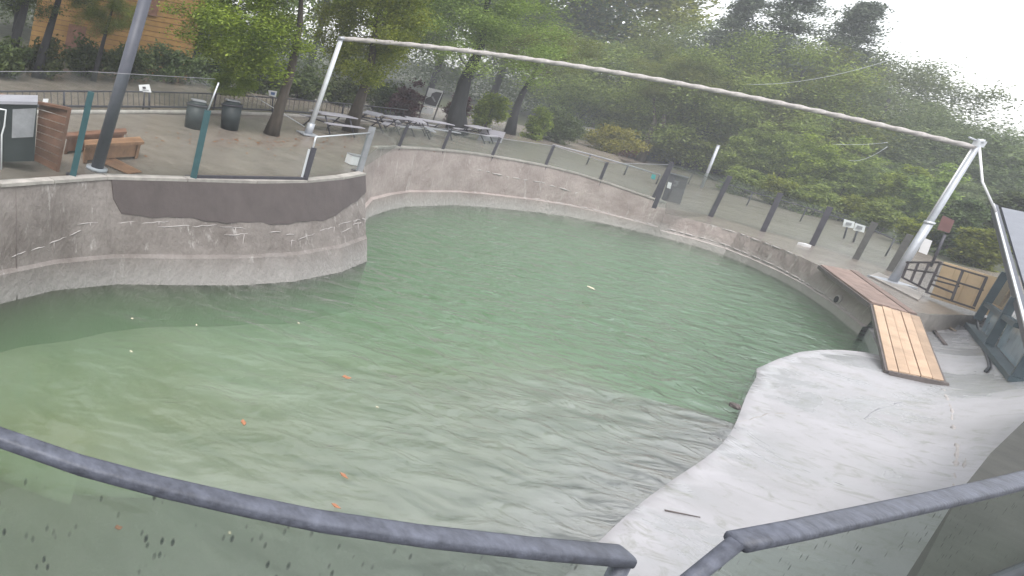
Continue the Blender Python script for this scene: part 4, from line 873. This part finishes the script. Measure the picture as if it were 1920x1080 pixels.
traced([(-10, 200), (15, 120), (45, 20), (60, -60)], 'dark trunked tree at the left end of the hedge', (20, -50), (110, 70), 'deep', 6, .32, 'bark_dark', PDIST(-10, 200, 24), [((0, -220), (150, 120)), ((40, -400), (160, 120)), ((30, -600), (150, 130)), ((60, -780), (100, 100))])
traced([(58, 190), (80, 100), (110, 0), (120, -50)], 'dark leaning tree in front of the yellow house boards', (120, -80), (120, 60), 'deep', 7, .26, 'bark_dark', PDIST(58, 190, 25), [((150, -240), (140, 110)), ((180, -420), (150, 120)), ((200, -600), (110, 110))])
traced([(166, 185), (180, 130), (196, 70), (215, 0)], 'thin dark tree between the yellow house and the round post', (196, 25), (75, 45), 'mid', 8, .17, 'bark_dark', PDIST(166, 190, 27))
for x, y, rx, ry, sd3, lab, kd in ((440, 150, 60, 28, 9, 'low leafy sapling behind the bins', 'fresh'),):
    B = G(440, 225); traced([(438, 225), (440, 190), (436, 160)], lab, (x, y), (rx, ry), kd, sd3, .05)
# background trees: (pixel x, distance, pixel y of top, crown radius m, kind)
def bgtree(px, dist, ytop, cr, kind, seed, label, r0=.3, frac=.42):
    top = PDIST(px, ytop+(55 if px > 1200 else 0), dist); g = gz(top.x, top.y); h = top.z-g
    return tree('background_tree', label, (top.x, top.y, g), h, cr, h*frac, kind, seed, r0=r0, group='trees behind the plaza and the path', bark='bark_dark')
left_bg = [(20, 40, -560, 6.5), (150, 46, -600, 7), (300, 42, -580, 7), (400, 50, -560, 8), (520, 50, -520, 8), (630, 72, -470, 10), (740, 80, -420, 11), (850, 88, -360, 11), (960, 90, -280, 11), (1060, 88, -190, 10), (1150, 90, -90, 9)]
wl = ['behind the left hedge end', 'behind the yellow house', 'between the yellow house and the bins', 'behind the litter bins', 'behind the leaning plaza tree', 'behind the white rope pole', 'behind the reddish-barked tree', 'behind the poster board', 'behind the slender forked tree', 'behind the driftwood pile', 'behind the grey shelter']
for i, (x, d, y, cr) in enumerate(left_bg): bgtree(x, d, y, cr, ['mid', 'deep', 'fresh', 'mid'][i % 4], 30+i, 'tall broad leafy tree '+wl[i], frac=.40)
right_bg = [(1210, 80, 10, 8.0, 'mid'), (1290, 79, 10, 5.8, 'mid'), (1350, 79, 20, 5.8, 'blue'), (1400, 69, 25, 5.2, 'mid'), (1460, 81, 5, 5.8, 'blue'), (1520, 71, 50, 5.2, 'mid'), (1580, 79, 15, 5.8, 'blue'), (1650, 83, 45, 5.8, 'blue'), (1690, 75, 110, 5.2, 'blue'), (1750, 83, 165, 5.8, 'blue'), (1800, 75, 195, 5.2, 'blue'), (1850, 85, 185, 5.8, 'blue'), (1905, 79, 215, 5.8, 'blue'), (1960, 83, 215, 5.8, 'blue'),
            (1330, 71, 150, 4.6, 'mid'), (1420, 70, 190, 4.6, 'mid'), (1500, 70, 215, 4.6, 'mid'), (1590, 69, 240, 4.6, 'mid'), (1680, 71, 250, 4.6, 'blue'), (1740, 71, 290, 4.6, 'deep'), (1830, 75, 270, 4.6, 'blue'), (1900, 75, 290, 4.6, 'deep')]
wr = ['left of the skyline gap', 'under the left edge of the sky', 'between the two tall conifers and the mid trees', 'in front of the first conifer', 'behind the first conifer', 'in front of the tall middle conifer', 'behind the tall middle conifer', 'at the shoulder of the skyline', 'below the falling skyline', 'on the falling skyline', 'above the steel pole head', 'right of the steel pole head on the skyline', 'above the hut roof on the skyline', 'at the far end of the skyline above the hut',
      'behind the short galvanised post', 'behind the second deck fence post', 'behind the middle deck fence posts', 'behind the paired notice plates', 'left of the leaning steel pole', 'behind the dark red board', 'behind the white cable', 'behind the hut roof']
for i, (x, d, y, cr, kd) in enumerate(right_bg): bgtree(x, d, y, cr, kd, 60+i, 'dense green tree '+wr[i], frac=.47)
# conifers against the sky
def conifer(px, dist, ytop, hw_, seed, label):
    top = PDIST(px, ytop, dist); g = gz(top.x, top.y); base = Vector((top.x, top.y, g)); h = top.z-g; t = thing('conifer_tree', label, 'tree', base, 'conifers on the skyline'); rd = random.Random(seed)
    trk = tube('trunk', [base, base+Vector((0, 0, h*.5)), Vector(top)], [.24, .15, .03], 'bark_dark', t, 8); cs = []
    z = h*.35
    while z < h*.99:
        R_ = hw_*(1-((z-h*.35)/(h*.66))**1.3*.9)*rd.uniform(.7, 1.1)
        for k in range(rd.randint(4, 8)):
            an = rd.uniform(0, 6.28); R2 = R_; R_ = R2*rd.uniform(.45, 1.3); e = Vector((math.cos(an)*R_, math.sin(an)*R_, z-R_*.12)); tube('branch', [base+Vector((0, 0, z)), base+e], [.05, .015], 'bark_dark', trk, 4)
            for s in np.arange(.3, 1.05, .16): cs.append((e.x*s, e.y*s, z-(R_*.12)*s+rd.uniform(-.1, .1)))
            R_ = R2
        z += h*.021*rd.uniform(.4, 1.7)
    o = link('crown', leaves_mesh('crown', cs, 30, (.30, .30, .15), .085, 'needle', seed=seed), None, t)
conifer(1415, 74, -20, 2.6, 1, 'slim conifer at the left edge of the bright sky'); conifer(1535, 72, -90, 3.2, 2, 'tall gappy conifer standing against the bright sky'); conifer(1632, 76, 5, 2.6, 3, 'third conifer right of the tall gappy one')
# bushes and hedges
def bush(px, py, wpx, hpx, mm, seed, label, dist=None, k=40, per=140, name='garden_bush', sz=.07):
    B = G(px, py) if dist is None else PDIST(px, py, dist); B = Vector((B.x, B.y, gz(B.x, B.y))); s = (B-CAM).dot(FW)/F; rx = wpx*s*.5/1.1*math.cos(math.atan((px+21)/1100))**.8; rz = hpx*s*.5
    t = thing(name, label, 'bush', B, 'bushes round the pool'); c = crown_centers(k, rx, rx*.8, rz, seed, .3)+np.array([0, 0, rz]); c[:, 2] = np.maximum(c[:, 2], .05)
    sp = max(.12, rx*.16); link('foliage', leaves_mesh('foliage', c, per, (sp, sp, sp*.7), sz, mm, seed=seed), None, t)
    rd = random.Random(seed)
    for i in range(5):
        a = rd.uniform(0, 6.28); tube('stem', [B+Vector((math.cos(a)*.1, math.sin(a)*.1, -.02)), B+Vector((math.cos(a)*rx*.5, math.sin(a)*rx*.5, rz*1.1))], [.035, .012], 'bark', t, 5)
bush(750, 222, 75, 62, 'leaf_red', 1, 'purple-red bush left of the animal poster board', k=50)
bush(850, 232, 40, 55, 'leaf_red', 2, 'reddish shrub right of the animal poster board')
bush(1045, 268, 90, 55, 'leaf_deep', 3, 'dark rounded shrub in front of the driftwood pile', k=60)
bush(1140, 285, 110, 45, 'leaf_yellow', 4, 'yellow-green bush in front of the grey shelter', k=60)
bush(1175, 293, 60, 24, 'leaf_rust', 5, 'low rust-coloured plant at the foot of the Y-forked tree')
bush(1060, 245, 130, 90, 'leaf_mid', 6, 'big olive bush behind the dark rounded shrub', k=70)
bush(905, 248, 70, 85, 'leaf_fresh', 7, 'leafy green bush between the thick trunk and the forked tree', k=50)
bush(1265, 310, 90, 60, 'leaf_yellow', 8, 'yellowish bush right of the Y-forked tree', k=50)
bush(1000, 262, 50, 60, 'leaf_fresh', 9, 'light green bush right of the slender forked tree')
for i, (x, y, w, h, mm, lab) in enumerate([(1375, 348, 110, 120, 'leaf_mid', 'tall bush behind the short galvanised post'), (1440, 362, 120, 130, 'leaf_mid', 'tall bush behind the second deck fence post'), (1500, 380, 120, 120, 'leaf_fresh', 'fresh green bush behind the third deck fence post'), (1560, 396, 110, 130, 'leaf_mid', 'tall bush left of the paired notice plates'), (1640, 412, 110, 110, 'leaf_fresh', 'grassy bush right of the paired notice plates'), (1705, 432, 110, 120, 'leaf_mid', 'bush left of the dark red board'), (1765, 478, 90, 110, 'leaf_deep', 'dark bush behind the steel pole foot'), (1825, 500, 90, 70, 'leaf_fresh', 'bright green bush above the tan board screen'), (1850, 490, 90, 150, 'leaf_deep', 'dark tall bush behind the hut roof edge')]):
    bush(x, y, w, h, mm, 20+i, lab, k=60, per=190, sz=.07)
for i, (x, y, w, h, mm, lab) in enumerate([(1385, 366, 80, 60, 'leaf_mid', 'low bush right of the short galvanised post'), (1450, 384, 90, 55, 'leaf_fresh', 'low fresh green bush behind the third deck fence post'), (1515, 402, 90, 60, 'leaf_mid', 'low bush behind the fourth deck fence post'), (1575, 414, 70, 50, 'leaf_fresh', 'low bush just left of the paired notice plates'), (1640, 436, 90, 60, 'leaf_mid', 'low bush just right of the paired notice plates'), (1705, 462, 80, 60, 'leaf_fresh', 'low bush left of the steel pole shaft')]):
    bush(x, y, w, h, mm, 40+i, lab, k=45, per=170, sz=.06)
hl = ['behind the slatted screen', 'behind the left bench', 'behind the round post', 'in front of the yellow house', 'left of the bins', 'behind the bins', 'behind the leaning tree', 'right of the leaning tree', 'behind the white rope pole', 'behind the picnic tables']
for i, x in enumerate(np.linspace(-20, 720, 10)):
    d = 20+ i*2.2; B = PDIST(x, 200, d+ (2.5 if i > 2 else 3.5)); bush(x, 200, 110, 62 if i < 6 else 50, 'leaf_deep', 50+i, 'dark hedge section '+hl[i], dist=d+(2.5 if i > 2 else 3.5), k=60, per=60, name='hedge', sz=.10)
# undergrowth that closes the wood behind everything
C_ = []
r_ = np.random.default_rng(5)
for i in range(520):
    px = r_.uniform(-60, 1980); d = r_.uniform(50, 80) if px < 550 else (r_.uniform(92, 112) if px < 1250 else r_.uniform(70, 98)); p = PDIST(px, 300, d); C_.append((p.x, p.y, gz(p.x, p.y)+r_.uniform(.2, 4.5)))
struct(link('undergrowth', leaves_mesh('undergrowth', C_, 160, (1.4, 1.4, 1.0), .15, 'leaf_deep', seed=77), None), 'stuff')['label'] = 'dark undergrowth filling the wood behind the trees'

lr = np.random.default_rng(3); LP = []
for px, py, sx, sy, k in ((500, 262, 70, 14, 90), (650, 258, 60, 10, 40), (860, 262, 60, 9, 40), (280, 250, 90, 25, 30)):
    for _ in range(k):
        q = G(px+lr.normal()*sx, py+abs(lr.normal())*sy-4); LP.append((q.x, q.y, q.z+.025))
struct(link('leaf_litter', leaves_mesh('leaf_litter', LP, 1, (.02, .02, .003), .055, 'leaf_rust', up=6, seed=9), None), 'stuff')['label'] = 'fallen leaves scattered on the wet plaza'
# thin wires
def wire(a, b, d, sag, lab, r=.006, m='steel_edge'):
    A, B = PDIST(*a, d[0]), PDIST(*b, d[1]); P = [A.lerp(B, i/10)-Vector((0, 0, sag*4*(i/10)*(1-i/10))) for i in range(11)]; tag(tube('wire', P, r, m, None, 5), lab, 'wire')
wire((1400, 158), (1682, 108), (40, 40), .3, 'thin pale wire crossing the trees below the conifers', .008)
wire((1560, 270), (1665, 267), (36, 36), .05, 'upper thin wire right of the middle deck fence'); wire((1590, 300), (1664, 275), (36, 36), .2, 'lower drooping wire right of the middle deck fence')
tag(tube('wire', [PH(448, 163, lb), PH(572, 238, lb)], .014, 'steel_edge', None, 5), 'stay wire running down to the foot of the white rope pole', 'wire')

# ------------------------------------------------------------------ floating leaves
def fleaf(px, py, s, m, lab, i):
    p = PT(px, py, WZ+.012); me = bpy.data.meshes.new('floating_leaf'); a = i*1.3
    v = [(math.cos(a+u)*s*w, math.sin(a+u)*s*w, z) for u, w, z in ((0, 1, .01), (.9, .55, .0), (1.8, .6, .012), (math.pi, 1, .006), (math.pi+1, .55, 0), (math.pi+1.9, .6, .01))]
    v = v+[(x, y, z+.006) for x, y, z in v]; me.from_pydata(v, [], [(5, 4, 3, 2, 1, 0), (6, 7, 8, 9, 10, 11)]+[(j, (j+1) % 6, 6+(j+1) % 6, 6+j) for j in range(6)])
    o = link('floating_leaf', me, m); o.location = p; tag(o, lab, 'leaf', 'leaves floating on the pool')
for i, (x, y, s, mm) in enumerate([(650, 708, .085, 'leaf_orange'), (456, 793, .07, 'leaf_orange'), (630, 950, .055, 'leaf_orange'), (712, 979, .055, 'leaf_orange'), (645, 893, .06, 'leaf_orange'), (222, 990, .05, 'leaf_orange')]):
    fleaf(x, y, s, mm, 'orange fallen leaf floating on the green water', i)
for i, (x, y) in enumerate([(248, 598), (368, 610), (246, 660), (430, 1000), (560, 607), (707, 764), (1108, 540)]):
    fleaf(x, y, .032 if i < 6 else .13, 'leaf_pale', 'small pale leaf scrap floating on the water', i)

# ------------------------------------------------------------------ thin haze over the whole place, added for a milky lens veil
hm_ = bpy.data.materials.new('haze'); hm_.use_nodes = True; t = hm_.node_tree; t.nodes.remove(t.nodes['Principled BSDF'])
pv = N(t, 'ShaderNodeVolumePrincipled'); pv.inputs['Color'].default_value = (.9, .93, 1, 1); pv.inputs['Density'].default_value = .0018
t.links.new(pv.outputs[0], t.nodes['Material Output'].inputs['Volume']); MATS['haze'] = hm_
v, f = boxv((30, 25, 9), (95, 0, 0), (0, 85, 0), (0, 0, 16)); hz = mesh('haze', v, f, 'haze'); hz['kind'] = 'stuff'; hz['label'] = 'pale haze between the trees, added as a milky veil'
